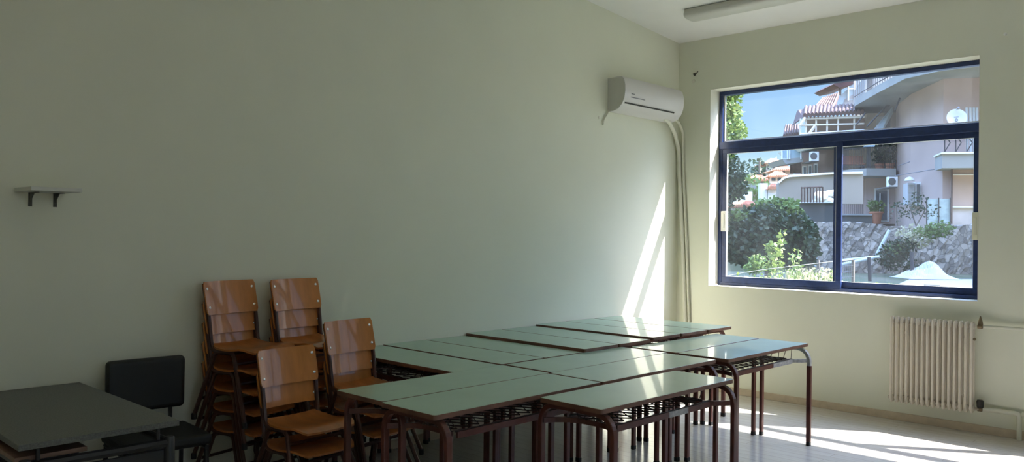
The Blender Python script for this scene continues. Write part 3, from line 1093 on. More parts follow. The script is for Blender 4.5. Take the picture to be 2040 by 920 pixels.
def railing(name, pts, z, h, m, n_, r=.02, par=ph, bs=None):
    mb = MB()
    pts = [V((p[0], p[1], 0)) for p in pts]
    seglen = [(pts[i + 1] - pts[i]).length for i in range(len(pts) - 1)]
    tot = sum(seglen)
    for hh in ((h, .15) if n_ else (h, h * .66, h * .33)):
        mb.tube([p + V((0, 0, z + hh)) for p in pts], r * 1.4, m, n=5)
    cnt = n_ or 9
    for k in range(cnt + 1):
        s_ = tot * k / cnt
        i = 0
        while i < len(seglen) - 1 and s_ > seglen[i]:
            s_ -= seglen[i]
            i += 1
        p = pts[i].lerp(pts[i + 1], min(1, s_ / seglen[i]))
        mb.tube([p + V((0, 0, z)), p + V((0, 0, z + h))], r, m, n=5)
    return ebuild(mb, name, bs if bs is not None else base, par)
railing('upper_railing', [(x * 1.0, y + .12) for x, y in polyU[:3]], zs_up + .42, 1.5, M['iron'], 22, .018)
railing('lower_railing', [(x, y + .1) for x, y in polyL[:4]], zs_lo + .43, 1.25, M['iron'], 40, .012)
m = MB()
eb(m, 1727, 288, 1735, 337, 50.2, .3, M['concrete_d'])
eb(m, 1762, 222, 1773, 337, 50.6, .3, M['concrete_d'])
eb(m, 1729, 150, 1738, 198, 50.2, .3, M['concrete_d'])
ebuild(m, 'pillar', base, ph)
m = MB()
eb(m, 1746, 232, 1760, 330, 52.35, .2, M['white'])
eb(m, 1749, 250, 1757, 330, 52.3, .1, M['dglass'])
ebuild(m, 'balcony_door', base, ph)
# slanted awning between the balconies
p = [ext(1778, 214, 49.5), ext(1741, 258, 49.5), ext(1722, 292, 47.6), ext(1742, 292, 47.6), ext(1780, 224, 49.5)]
ebuild(MB().prism(p, (0, .12, 0), M['bglass']), 'awning', base, ph, label='pale blue slanted awning')
m = MB()
m.tube([ext(1727, 252, 47.6), ext(1765, 212, 47.6), ext(1772, 210, 48)], .045, M['iron'], n=5)
m.tube([ext(1783, 220, 46), ext(1793, 195, 45.8)], .05, M['iron'], n=5)
m.tube([ext(1706, 248, 49), ext(1724, 225, 49)], .05, M['iron'], n=5)
ebuild(m, 'awning_arm', base, ph)
# glazed door with white frame
m = MB()
eb(m, 1742, 375, 1771, 441, 50.3, .12, M['white'])
df = ebuild(m, 'door_frame', base, ph)
m = MB()
eb(m, 1745, 379, 1767, 438, 50.22, .1, M['dglass'])
dl = ebuild(m, 'door', base, ph)
m = MB()
eb(m, 1752, 385, 1754, 425, 50.14, .1, M['white'])
ebuild(m, 'door_handle', base, dl)
# shuttered window
Dw = 44.75
m = MB()
eb(m, 1823, 362, 1836, 409, Dw - .15, 1.6, M['white'])
wf = ebuild(m, 'window_frame', base, ph)
m = MB()
eb(m, 1826, 367, 1833, 403, Dw - .22, .1, M['dglass'])
ebuild(m, 'pane', base, wf)
for (q0, q1) in ((1808, 1822), (1837, 1847)):
    m = MB()
    eb(m, q0, 364, q1, 407, Dw - .2, 1.4, M['shutter'])
    for k in range(14):
        y = 367 + k * 2.8
        eb(m, q0 + 1.5, y, q1 - 1.5, y + 1.6, Dw - .26, .1, M['shutter'])
    ebuild(m, 'shutter', base, ph)
# right-hand bay: parapet box, salmon wall, stained plinth, brown drain
m = MB()
eb(m, 1877, 305, 2060, 334, 40.6, 1.6, M['concrete'])
eb(m, 1875, 302, 2060, 305, 40.5, 1.7, M['white'])
ebuild(m, 'balcony_parapet', base, ph)
m = MB()
eb(m, 1897, 334, 2060, 413, 41.6, .6, M['salmon'])
ebuild(m, 'bay_wall', base, ph, label='salmon coloured bay wall')
m = MB()
eb(m, 1897, 413, 2060, 456, 41.5, .7, M['stained'])
ebuild(m, 'plinth', base, ph, label='stained white plinth')
m = MB()
eb(m, 1894, 411, 2060, 413.5, 41.35, .2, M['white'])
eb(m, 1899, 346, 2060, 348, 41.45, .2, M['white'])
ebuild(m, 'ledge', base, ph)
m = MB()
eb(m, 1894.5, 330, 1897.5, 446, 41.3, .12, M['rust'])
ebuild(m, 'drainpipe', base, ph)
m = MB()
m.tube([ext(1783, 350, 45.5), ext(1880, 334, 41.9)], .02, M['grey'], n=4)
m.tube([ext(1790, 330, 45.5), ext(1813, 322, 45.5)], .02, M['grey'], n=4)
ebuild(m, 'wall_cable', base, ph)
# lattice rail above the parapet
m = MB()
for q in range(1882, 2040, 22):
    m.tube([ext(q, 302, 40.8), ext(q, 262, 40.8)], .03, M['iron'], n=4)
    m.tube([ext(q, 302, 40.8), ext(q + 11, 284, 40.8)], .025, M['iron'], n=4)
    m.tube([ext(q, 268, 40.8), ext(q + 11, 284, 40.8)], .025, M['iron'], n=4)
m.tube([ext(1882, 262, 40.8), ext(2040, 260, 40.8)], .03, M['iron'], n=4)
ebuild(m, 'lattice_railing', base, ph)

# satellite dish on the pink wall
dc = ext(1905, 236, 39.6)
sd = ething('satellite_dish', 'white satellite dish on the upper pink facade', 'satellite dish', dc)
m = MB()
ax = V((-.35, -1, .28)).normalized()
m.lathe([(.02, -.01), (.25, .03), (.40, .10), (.43, .135), (.42, .135), (.25, .05), (.02, .012)], dc, M['dish'], 28, ax)
ebuild(m, 'reflector', dc, sd)
rf = sd.children[0]
m = MB()
tt = V((1, -.35, 0)).normalized()
ub = ax.cross(tt).normalized()
cc = dc + ax * .045 + ub * -.09
ringp = [cc + tt * (.055 * math.cos(t * PI / 8)) + ub * (.06 * math.sin(t * PI / 8)) for t in range(16)]
m.tube(ringp, .016, M['grey'], n=5, closed=True)
m.tube([dc + ax * .05 + ub * .06 - tt * .10, dc + ax * .05 + ub * .06 + tt * .10], .012, M['grey'], n=4)
ebuild(m, 'ring_emblem', dc, rf)
m = MB()
m.tube([dc - ub * -.4, dc + ax * .55 + ub * .30], .016, M['grey'], n=5)
m.lathe([(.05, 0), (.05, .12)], dc + ax * .52 + ub * .28, M['grey'], 10, ax)
ebuild(m, 'feed_arm', dc, sd)
m = MB()
m.tube([dc, dc - ax * .2, dc + V((.5, 2.4, -.25))], .035, M['grey'], n=6)
ebuild(m, 'wall_mount', dc, sd)

# pipes stacked upright beside the dish
for k, q in enumerate((1926, 1933, 1940, 1946)):
    p0, p1 = ext(q + 1, 303, 41.4), ext(q, 214, 41.4)
    esolo(MB().tube([p0, p1], .06, M['pvc'], n=8), 'flue_pipe', p0, 'upright pale pipe against the pink wall right of the dish', 'pipe', 'upright pipes beside the dish')
# outdoor units and small lamp hood
def outdoor_unit(x0, y0, x1, y1, D, label):
    a, b = ext(x0, y1, D), ext(x1, y0, D)
    t = ething('outdoor_unit', label, 'air conditioner', ((a.x + b.x) / 2, D, a.z))
    bs = V(((a.x + b.x) / 2, D, a.z))
    ebuild(MB().box((a.x, D, a.z), (b.x, D + .35, b.z), M['white']), 'casing', bs, t)
    h = (b.z - a.z)
    ebuild(MB().lathe([(h * .38, 0), (h * .38, .02), (h * .30, .03)], ((a.x + b.x) / 2 - .08, D - .0, (a.z + b.z) / 2), M['concrete_d'], 18, (0, -1, 0)), 'fan_grille', bs, t)
    ebuild(MB().box((a.x, D + .05, a.z - .08), (b.x, D + 1.6, a.z), M['concrete_d']), 'bracket', bs, t)
outdoor_unit(1781, 350, 1801, 370, 45.6, 'pale outdoor air conditioning unit under the pink house balcony')
outdoor_unit(1607, 304, 1624, 322, 50.6, 'outdoor air conditioning unit high on the pale house in the middle')
c0 = ext(1812, 360, 44.2)
esolo(MB().lathe([(.01, .22), (.18, .16), (.26, .03), (.26, 0), (.2, 0)], c0, M['white'], 16), 'wall_lamp', c0, 'round white lamp hood above the shuttered window', 'lamp')
# potted plant by the glazed door
pb = ext(1745, 446, 48.5)
pp = ething('potted_plant', 'leafy plant in terracotta pot outside the glazed door', 'plant', pb)
rng = random.Random(21)
ebuild(MB().lathe([(.24, 0), (.36, .62), (.40, .62), (.40, .72), (.33, .72)], pb, M['terracotta'], 16), 'pot', pb, pp)
ebuild(MB().leaves(pb + V((0, 0, 1.05)), (.42, .35, .38), 120, .26, rng, M['leaf']), 'foliage', pb, pp)
# balcony furniture
for k, (q, D_) in enumerate(((1752, 50.0), (1773, 49.8))):
    b0 = ext(q, 336, D_)
    b0.z = zs_lo + .43
    t = ething('balcony_plant', ['shrubby pot plant on the lower balcony behind the railing', 'taller pot plant at the right end of the lower balcony'][k], 'plant', b0)
    ebuild(MB().lathe([(.2, 0), (.28, .4), (.24, .4)], b0, M['terracotta'], 12), 'pot', b0, t)
    ebuild(MB().leaves(b0 + V((0, 0, .95 + .15 * k)), (.42, .3, .6 + .2 * k), 140, .26, rng, M['leaf_d']), 'foliage', b0, t)
a0 = ext(1700, 336, 50.2)
a0.z = zs_lo + .43
tb = ething('balcony_bench', 'reddish-brown bench on the lower balcony', 'bench', a0)
ebuild(MB().box((a0.x - .75, a0.y, a0.z + .40), (a0.x + .75, a0.y + .5, a0.z + .48), M['terracotta']), 'seat', a0, tb)
ebuild(MB().box((a0.x - .75, a0.y + .42, a0.z + .48), (a0.x + .75, a0.y + .5, a0.z + .95), M['terracotta']), 'backrest', a0, tb)
for sx in (-.65, .65):
    ebuild(MB().box((a0.x + sx - .05, a0.y + .05, a0.z), (a0.x + sx + .05, a0.y + .45, a0.z + .40), M['iron']), 'leg', a0, tb)
# terrace rail with arches below the balcony, low ledge
a0 = ext(1682, 427, 48.4)
tr = ething('terrace_railing', 'arched dark railing on a ledge left of the glazed door', 'railing', a0)
m = MB()
pts = [ext(1682 + k * 4, 400 - 5 * math.sin(PI * k / 9), 48.3) for k in range(10)]
m.tube(pts, .03, M['iron'], n=5)
for k in range(10):
    p = pts[k]
    m.tube([p, V((p.x, p.y, a0.z))], .015, M['iron'], n=4)
ebuild(m, 'arched_rail', a0, tr)
m = MB()
eb(m, 1668, 426, 1738, 429, 48.2, .5, M['concrete'])
eb(m, 1668, 429, 1738, 450, 48.3, .4, M['concrete_d'])
ebuild(m, 'ledge', a0, tr)
# teal shade net on the fence in front of the facade
a0 = ext(1870, 446, 41)
m = MB()
eb(m, 1846, 396, 1893, 446, 40.9, .04, M['teal'])
for q in (1846, 1870, 1893):
    m.tube([ext(q, 394, 40.86), ext(q, 448, 40.86)], .03, M['iron'], n=5)
esolo(m, 'shade_net', a0, 'teal shade net fixed along the foot of the pink facade', 'net')

# ---- house behind, above the pink one: grey penthouse with glass balcony and dark pergola
b0 = ext(1700, 235, 66)
hu = ething('penthouse', 'grey upper house with glass balcony rising behind the tiled roofs', 'house', b0)
m = MB()
eb(m, 1698, 120, 1790, 240, 67, 6, M['concrete'])
ebuild(m, 'wall', b0, hu)
m = MB()
m.prism([ext(1682, 198, 63), ext(1700, 188, 63), ext(1790, 188, 63), ext(1790, 214, 63), ext(1700, 208, 63), ext(1676, 215, 63)], (0, 4, 0), M['concrete'])
ebuild(m, 'balcony_slab', b0, hu)
m = MB()
m.prism([ext(1652, 212, 63), ext(1690, 176, 63), ext(1690, 198, 63), ext(1668, 214, 63)], (0, .06, 0), M['bglass'])
eb(m, 1690, 174, 1760, 198, 63, .06, M['bglass'])
ebuild(m, 'glass_balustrade', b0, hu)
m = MB()
for q in (1690, 1703, 1716):
    m.tube([ext(q, 200, 62.9), ext(q, 160, 62.9)], .06, M['white_iron'], n=5)
m.tube([ext(1690, 177, 62.9), ext(1740, 175, 62.9)], .05, M['white_iron'], n=5)
m.tube([ext(1674, 190, 62.9), ext(1674, 172, 62.9)], .09, M['concrete_d'], n=5)
ebuild(m, 'post', b0, hu)
m = MB()
m.prism([ext(1660, 168, 62), ext(1668, 162, 62), ext(1700, 158, 62), ext(1700, 168, 62), ext(1672, 174, 62)], (0, 4, 0), M['tile'])
ebuild(m, 'pergola_roof', b0, hu)

# ---- middle house with tiled pergola roofs
b0 = ext(1640, 345, 52)
mh = ething('tiled_house', 'pale house with dark tiled verandah roofs in the middle of the view', 'house', b0)
m = MB()
eb(m, 1628, 270, 1668, 400, 52, 8, M['pink'])
eb(m, 1596, 286, 1630, 400, 54, 8, M['pink'])
ebuild(m, 'wall', b0, mh)
m = MB()
corrugated(m, ext(1600, 233, 50), ext(1722, 226, 50), ext(1722, 212, 56), ext(1602, 217, 54), 16, .25, .14, M['tile'])
m.prism([ext(1582, 246, 51), ext(1600, 233, 50), ext(1602, 217, 54), ext(1590, 219, 53)], (0, .3, -.1), M['tile'])
ebuild(m, 'verandah_roof', b0, mh)
m = MB()
corrugated(m, ext(1622, 217, 58), ext(1662, 215, 58), ext(1672, 189, 62), ext(1638, 200, 62), 8, .25, .14, M['tile'])
ebuild(m, 'upper_roof', b0, mh)
m = MB()
corrugated(m, ext(1560, 274, 53), ext(1592, 270, 53), ext(1592, 252, 57), ext(1564, 254, 57), 6, .25, .14, M['tile'])
ebuild(m, 'side_roof', b0, mh)
m = MB()
eb(m, 1600, 232, 1722, 236, 50.1, .3, M['cream'])
for q in (1593, 1604, 1624, 1646, 1668, 1700):
    eb(m, q, 236, q + 3, 288, 50.2, .25, M['cream'])
eb(m, 1596, 246, 1722, 249, 50.15, .2, M['cream'])
m.tube([ext(1612, 266, 50), ext(1624, 250, 50)], .09, M['cream'], n=5)
m.tube([ext(1594, 250, 50), ext(1604, 234, 50)], .09, M['cream'], n=5)
ebuild(m, 'verandah_frame', b0, mh)
m = MB()
eb(m, 1604, 236, 1722, 290, 53.2, .4, M['salmon'])
ebuild(m, 'verandah_back_wall', b0, mh, label='brownish shaded verandah back wall')
m = MB()
for y in (264, 268):
    m.tube([ext(1594, y + 3, 49.9), ext(1722, y - 5, 49.9)], .06, M['white_iron'], n=5)
ebuild(m, 'verandah_rail', b0, mh)
m = MB()
eb(m, 1594, 276, 1724, 290, 49.8, 4, M['concrete'])
m.prism([ext(1591, 292, 50.2), ext(1628, 288, 50.2), ext(1628, 294, 50.2), ext(1600, 300, 50.2)], (0, 4, 0), M['white'])
ebuild(m, 'verandah_slab', b0, mh)
m = MB()
m.prism([ext(1558, 317, 51), ext(1600, 313, 51), ext(1600, 322, 51), ext(1566, 327, 51)], (0, 3, 0), M['concrete'])
ebuild(m, 'balcony_slab', b0, mh)
m = MB()
eb(m, 1558, 298, 1596, 315, 51, .06, M['bglass'])
for q in (1558, 1569, 1573, 1596):
    m.tube([ext(q, 317, 50.95), ext(q, 296, 50.95)], .05, M['white_iron'], n=5)
ebuild(m, 'glass_balustrade', b0, mh)
for (q0, q1, y0, y1) in ((1599, 1607, 330, 352), (1610, 1618, 328, 352), (1621, 1629, 326, 350)):
    m = MB()
    eb(m, q0, y0, q1, y1, 51.6, .6, M['white'])
    wfr = ebuild(m, 'window_frame', b0, mh)
    m = MB()
    eb(m, q0 + 2, y0 + 3, q1 - 2, y1 - 1, 51.5, .2, M['dglass'])
    ebuild(m, 'pane', b0, wfr)
m = MB()
eb(m, 1574, 322, 1596, 345, 54, .3, M['rust'])
ebuild(m, 'brick_panel', b0, mh)

# ---- grey terrace wall below it, wavy white coping, gate, heap of white stones, dark lower wall
b0 = ext(1610, 405, 40)
tw = ething('terrace_wall', 'long grey garden wall with thin white coping below the tiled house', 'wall', b0)
p = [ext(1552, 406, 40), ext(1552, 366, 40), ext(1562, 357, 40), ext(1574, 353, 40), ext(1662, 347, 40), ext(1720, 346, 40), ext(1720, 406, 40)]
ebuild(MB().prism(p, (0, .4, 0), M['garden']), 'wall_panel', b0, tw)
m = MB()
m.tube([q + V((0, .1, .05)) for q in p[1:6]], 0, M['white'], sq=(.25, .05))
ebuild(m, 'coping', b0, tw)
b0 = ext(1620, 446, 31)
m = MB()
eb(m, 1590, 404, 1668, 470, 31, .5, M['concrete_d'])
eb(m, 1590, 402, 1668, 404, 30.9, .7, M['white'])
esolo(m, 'shaded_wall', b0, 'dark grey wall in shadow behind the bush, white strip on top', 'wall')
b0 = ext(1620, 403, 30)
gt = ething('iron_railing', 'rusty upright-bar railing on top of the dark grey wall', 'railing', b0)
for q in range(1597, 1640, 6):
    ebuild(MB().tube([ext(q, 403, 30.5), ext(q, 372, 30.5)], .03, M['rust'], n=5), 'bar', b0, gt)
ebuild(MB().tube([ext(1596, 374, 30.5), ext(1638, 372, 30.5)], .03, M['rust'], n=5), 'top_rail', b0, gt)
b0 = ext(1645, 403, 32)
m = MB()
rng = random.Random(3)
for k in range(70):
    q = ext(1626 + rng.random() * 42, 403 - rng.random() * 18, 32.3 + rng.random() * .6)
    r = rng.uniform(.10, .2)
    m.lathe([(r * .3, -r * .8), (r, -.2 * r), (r * .8, r * .5), (r * .2, r * .85)], q, M['white'], 6, (rng.uniform(-.4, .4), rng.uniform(-.4, .4), 1))
o = esolo(m, 'stone_heap', b0, 'heap of white stones behind the rusty railing', 'stones')
o['kind'] = 'stuff'
b0 = ext(1621, 527, 24)
m = MB()
m.tube([ext(1617, 463, 24), ext(1618, 498, 24)], .075, M['concrete_d'], n=8)
m.tube(fillet([ext(1618, 498, 24), ext(1619, 508, 24), ext(1623, 514, 24), ext(1621, 530, 24)], .1, 3), .085, M['pvc'], n=8)
esolo(m, 'drainpipe', b0, 'short white drainpipe at the left end of the stone wall', 'pipe')

# ---- far houses on the slope
def far_house(x0, y0, x1, y1, D, roof, wall, label, wins, overhang=4, rh=8, kind='gable'):
    b0 = ext((x0 + x1) / 2, y1, D)
    t = ething('distant_house', label, 'house', b0, None)
    dep = D * .06
    m = MB()
    eb(m, x0, y0, x1, y1, D, dep, M[wall])
    ebuild(m, 'wall', b0, t)
    a, b = ext(x0 - overhang, y0, D - .5), ext(x1 + overhang, y0, D - .5)
    if kind == 'gable':
        c1, c2 = ext(x0 + (x1 - x0) * .3, y0 - rh, D + dep * .5), ext(x1 - (x1 - x0) * .3, y0 - rh, D + dep * .5)
        a2, b2 = V((a.x, D + dep + .5, a.z)), V((b.x, D + dep + .5, b.z))
        mr_ = MB()
        corrugated(mr_, a, b, c2, c1, max(6, int((x1 - x0) / 3)), .2, .12, M[roof])
        mr_.add([b, b2, c2], [(0, 1, 2)], M[roof]).add([a, c1, a2], [(0, 1, 2)], M[roof]).add([a2, c1, c2, b2], [(0, 1, 2, 3)], M[roof])
        ebuild(mr_, 'roof', b0, t)
    else:
        mr_ = MB().box((a.x, D - .5, a.z), (b.x, D + dep, a.z + .5), M[roof])
        ebuild(mr_, 'roof', b0, t)
    for (q0, q1, r0_, r1_) in wins:
        m = MB()
        eb(m, q0, r0_, q1, r1_, D - .1, .3, M['dglass'])
        ebuild(m, 'window', b0, t)
    return t
far_house(1526, 326, 1556, 352, 120, 'tile_o', 'cream', 'small cream house with orange roof highest on the far slope', [(1529, 1532, 330, 337), (1540, 1544, 329, 336)], 5, 8)
far_house(1542, 340, 1580, 360, 105, 'tile_o', 'pink', 'far orange-roofed house half hidden by the glass balcony', [(1546, 1549, 342, 347), (1560, 1563, 341, 346)], 4, 7)
far_house(1534, 352, 1566, 372, 92, 'tile_o', 'cream', 'far house with broad orange roof and dark verandah left of the grey wall', [(1537, 1545, 354, 360), (1549, 1556, 354, 360)], 5, 8)
far_house(1488, 346, 1514, 366, 145, 'white', 'white', 'plain white flat-roofed far building left of the orange roofs', [], 0, 0, 'flat')
far_house(1490, 360, 1530, 378, 88, 'tile_o', 'concrete', 'long low far house with blue-grey walls and orange roof', [(1499, 1503, 365, 373), (1516, 1520, 364, 372)], 2, 8)
far_house(1478, 380, 1532, 412, 73, 'concrete', 'stained', 'pale unfinished flat-topped house between the tree and the grey wall', [], 1, 0, 'flat')
far_house(1530, 376, 1550, 398, 66, 'tile_o', 'white', 'narrow white house with striped orange tiles beside the grey wall', [], 1, 6)
far_house(1455, 412, 1512, 424, 58, 'tile_o', 'white', 'low white house with sloping orange tile roof above the dark bush', [], 2, 7)
b0 = ext(1506, 412, 68)
esolo(MB().box((b0.x - .3, 68, b0.z), (b0.x + .3, 68.6, ext(1506, 368, 68).z), M['white']), 'chimney_stack', b0, 'tall white chimney in front of the pale unfinished house', 'chimney')
b0 = ext(1473, 412, 66)
esolo(MB().box((b0.x - .35, 66, b0.z - .4), (b0.x + .35, 66.6, ext(1473, 385, 66).z), M['white']), 'chimney_stack', b0, 'short white chimney at the right edge of the leafy tree', 'chimney')
b0 = ext(1513, 345, 115)
m = MB().tube([b0, ext(1513, 320, 115)], .14, M['bark'], n=6)
m.tube([ext(1511, 323, 115), ext(1516, 323, 115)], .08, M['bark'], n=4)
esolo(m, 'utility_pole', b0, 'thin utility pole on the skyline left of the highest house', 'pole')

# ---- vegetation
def tree(name, label, cat, base, blobs, lm, n, size, seed, trunk=None, extra=None):
    rng = random.Random(seed)
    t = ething(name, label, cat, base)
    m = MB()
    for (c, rad, k) in blobs:
        m.leaves(c, rad, int(n * k), size, rng, M[lm])
    if extra:
        for (c, rad, k, mm) in extra:
            m.leaves(c, rad, int(n * k), size, rng, M[mm])
    ebuild(m, 'foliage', base, t)
    if trunk:
        m = MB()
        for pts, r in trunk:
            m.tube(pts, r, M['bark'], n=7)
        ebuild(m, 'trunk', base, t)
    return t
D = 15
tb = ext(1425, 545, D)
tb.z = .1
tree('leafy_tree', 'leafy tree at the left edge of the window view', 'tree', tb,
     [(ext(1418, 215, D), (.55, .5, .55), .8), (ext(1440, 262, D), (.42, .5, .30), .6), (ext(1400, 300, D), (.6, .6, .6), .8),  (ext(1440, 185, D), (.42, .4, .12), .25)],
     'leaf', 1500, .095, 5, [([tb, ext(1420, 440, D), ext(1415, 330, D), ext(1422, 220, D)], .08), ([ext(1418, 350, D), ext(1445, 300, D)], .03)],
     [(ext(1440, 225, D), (.32, .3, .42), .7, 'leaf_y'), (ext(1432, 345, D), (.48, .5, .42), .8, 'leaf_d'), (ext(1455, 372, D), (.32, .4, .25), .4, 'leaf_d'), (ext(1420, 405, D), (.4, .4, .3), .4, 'leaf_d')])  # leaf colours paint the sunlit upper crown and the dark shaded lower part
D = 16
tb = ext(1530, 560, D)
tb.z = .1
tree('dark_bush', 'big dark green bush filling the lower left pane', 'bush', tb,
     [(ext(1478, 478, D), (.50, .7, .50), 1.2), (ext(1530, 470, D), (.55, .7, .62), 1.6), (ext(1580, 480, D), (.45, .7, .55), 1.2), (ext(1556, 440, D + .5), (.42, .6, .42), .8), (ext(1500, 445, D + .5), (.45, .6, .32), .8), (ext(1600, 500, D), (.25, .4, .4), .5)],
     'leaf_d', 1500, .12, 6, [([tb, ext(1528, 500, D), ext(1535, 450, D)], .06), ([ext(1528, 520, D), ext(1490, 470, D)], .03), ([ext(1528, 520, D), ext(1580, 480, D)], .03)],
     [(ext(1545, 412, D + .5), (.45, .4, .16), .5, 'leaf'), (ext(1560, 425, D + .3), (.4, .4, .2), .35, 'leaf'), (ext(1468, 432, D), (.25, .3, .12), .2, 'leaf')])  # lighter leaves paint the sunlit top of the bush
D = 14
tb = ext(1506, 552, D)
tree('round_shrub', 'small rounded mid-green shrub in front of the dark bush', 'shrub', tb, [(ext(1508, 524, D), (.14, .2, .16), .3), (ext(1500, 533, D), (.14, .2, .10), .2)], 'leaf', 700, .07, 16)
# climbing vine shoots with round yellow-green leaves
def vine(label, x0, x1, y0, y1, D, n, seed):
    rng = random.Random(seed)
    b0 = ext((x0 + x1) / 2, 560, D)
    t = ething('vine_shoot', label, 'plant', b0)
    st, lf = MB(), MB()
    k = max(1, int((x1 - x0) / 9))
    for i in range(k):
        q = x0 + (x1 - x0) * (i + .5) / k
        top = y0 + rng.random() * (y1 - y0) * .35 * (0 if i == k // 2 else 1)
        pts = [ext(q + rng.uniform(-4, 4), 560, D), ext(q + rng.uniform(-3, 3), (560 + top) / 2, D), ext(q, top, D)]
        st.tube(pts, .006, M['leaf'], n=4)
        for j in range(n // k):
            f = rng.random()
            y = top + (548 - top) * f
            lf.leaf(ext(q + rng.uniform(-6, 6), y, D + rng.uniform(-.12, .12)), rng.uniform(.05, .085), rng, M['leaf_y'] if rng.random() < .7 else M['leaf'])
    ebuild(st, 'stem', b0, t)
    ebuild(lf, 'foliage', b0, t)
vine('broad cluster of vine shoots with pale round leaves before the dark bush', 1528, 1550, 482, 540, 10.5, 150, 31)
vine('tallest vine shoot with yellow-green leaves rising before the dark bush', 1550, 1560, 457, 540, 10.6, 60, 32)
vine('small drooping vine shoot near the white drainpipe', 1576, 1594, 496, 540, 10.8, 44, 33)
# weeds and dry grass along the fence
def grass(name, label, x0, x1, ytop, D, n, seed, mats):
    rng = random.Random(seed)
    m = MB()
    for _ in range(n):
        q = x0 + rng.random() * (x1 - x0)
        d_ = D + rng.uniform(-.5, .6)
        b = ext(q, 610, d_)
        b.z = min(b.z, .75)
        h = max(.1, ext(q, ytop + rng.uniform(0, 26), d_).z - b.z)
        lean = V((rng.uniform(-.22, .22), rng.uniform(-.1, .1), 0)) * h
        w_ = rng.uniform(.004, .009)
        mm = M[rng.choice(mats)]
        p1, p2 = b + lean * .4 + V((0, 0, h * .6)), b + lean + V((0, 0, h))
        m.add([b - V((w_, 0, 0)), b + V((w_, 0, 0)), p1 + V((w_ * .8, 0, 0)), p2, p1 - V((w_ * .8, 0, 0))], [(0, 1, 2, 4), (4, 2, 3)], mm)
        for k in range(rng.randint(0, 4)):
            m.leaf(b.lerp(p2, rng.uniform(.4, 1)), rng.uniform(.03, .06), rng, mm)
    b0 = V((ext((x0 + x1) / 2, 560, D).x, D, .6))
    o = esolo(m, name, b0, label, 'weeds')
    o['kind'] = 'stuff'
grass('green_weeds', 'green weeds along the wire fence in the lower left pane', 1452, 1590, 545, 9.6, 420, 41, ['leaf', 'leaf', 'dry', 'leaf_y'])
grass('dry_weeds', 'dry straw-coloured weeds along the wire fence beside the sash bar', 1570, 1668, 528, 9.6, 330, 42, ['dry', 'dry', 'leaf'])
grass('pale_weeds', 'pale weeds at the foot of the right pane left of the white roof', 1668, 1790, 560, 9.9, 240, 43, ['dry', 'leaf_y', 'leaf'])
# wire fence
D = 10.2
b0 = ext(1560, 560, D)
fe = ething('wire_fence', 'low sagging wire mesh fence behind the weeds', 'fence', b0)
m = MB()
topw = [ext(1440, 552, D), ext(1470, 545, D), ext(1520, 537, D), ext(1580, 530, D), ext(1640, 523, D), ext(1700, 517, D)]
m.tube(topw, .005, M['concrete'], n=5)
ebuild(m, 'top_wire', b0, fe)
m = MB()
for k in range(1440, 1700, 4):
    y = 552 - (k - 1440) * .135
    m.tube([ext(k, y, D), ext(k, 600, D)], .0022, M['grey'], n=3)
for k in range(6):
    m.tube([V((p.x, p.y, p.z - .07 * (k + 1))) for p in topw], .0022, M['grey'], n=3)
ebuild(m, 'wire_mesh', b0, fe)
for q in (1630, 1700):
    ebuild(MB().tube([ext(q, 518, D + .02), V((ext(q, 518, D).x, D + .02, .05))], .02, M['concrete_d'], n=6), 'post', b0, fe)
for q, y0 in ((1733, 512), (1818, 502)):
    b0 = ext(q, 560, 17)
    esolo(MB().tube([b0, ext(q - 2, y0, 17)], .035, M['iron'], n=6), 'fence_post', b0, 'dark iron post %s' % ('right of the sash bar in front of the stone wall' if q < 1800 else 'just left of the heaped tarpaulin'), 'post')
# broken white pipes on the stone wall
b0 = ext(1745, 510, 22)
m = MB()
m.tube([ext(1745, 511, 24.2), ext(1772, 458, 24.2)], .055, M['pvc'], n=8)
esolo(m, 'plastic_pipe', b0, 'slanting white pipe leaning on the stone wall', 'pipe')
m = MB()
m.tube([ext(1672, 519, 23.6), ext(1752, 511, 23.6)], .04, M['pvc'], n=8)
esolo(m, 'plastic_pipe', ext(1672, 519, 23.6), 'upper of the two level white pipes along the stone wall foot', 'pipe')
m = MB()
m.tube([ext(1676, 527, 23), ext(1740, 513, 23)], .045, M['pvc'], n=8)
esolo(m, 'plastic_pipe', ext(1676, 527, 23), 'lower of the two white pipes, sloping along the stone wall foot', 'pipe')
# shrubs on the stone wall
D = 24
tree('trailing_shrub', 'green trailing shrub low on the stone wall', 'shrub', ext(1790, 530, D),
     [(ext(1785, 500, D), (.40, .3, .26), .45), (ext(1770, 512, D), (.40, .3, .24), .4), (ext(1802, 488, D), (.34, .3, .24), .3)], 'leaf_d', 800, .10, 51, None, [(ext(1790, 522, D), (.5, .3, .22), .4, 'leaf_d'), (ext(1785, 496, D), (.3, .3, .2), .15, 'leaf')])
tree('trailing_shrub', 'bushy olive shrub spilling over the top of the stone wall', 'shrub', ext(1865, 480, D),
     [(ext(1872, 456, D), (.40, .35, .22), .4), (ext(1845, 463, D), (.40, .35, .2), .3)], 'leaf', 800, .10, 52, None, [(ext(1825, 476, D), (.45, .35, .24), .3, 'dry'), (ext(1815, 462, D), (.4, .3, .2), .15, 'dry')])
tree('climbing_rose', 'thin twiggy climber in front of the pink facade', 'shrub', ext(1825, 446, 26.5),
     [(ext(1812, 415, 26.5), (.35, .2, .35), .12), (ext(1830, 405, 26.5), (.3, .2, .4), .12), (ext(1850, 420, 26.5), (.4, .2, .25), .1), (ext(1785, 420, 26.5), (.25, .2, .4), .08)], 'leaf_d', 700, .09, 53,
     [([ext(1825, 450, 26.5), ext(1812, 410, 26.5)], .02), ([ext(1825, 450, 26.5), ext(1845, 415, 26.5)], .02), ([ext(1788, 450, 26.5), ext(1785, 405, 26.5)], .015)])
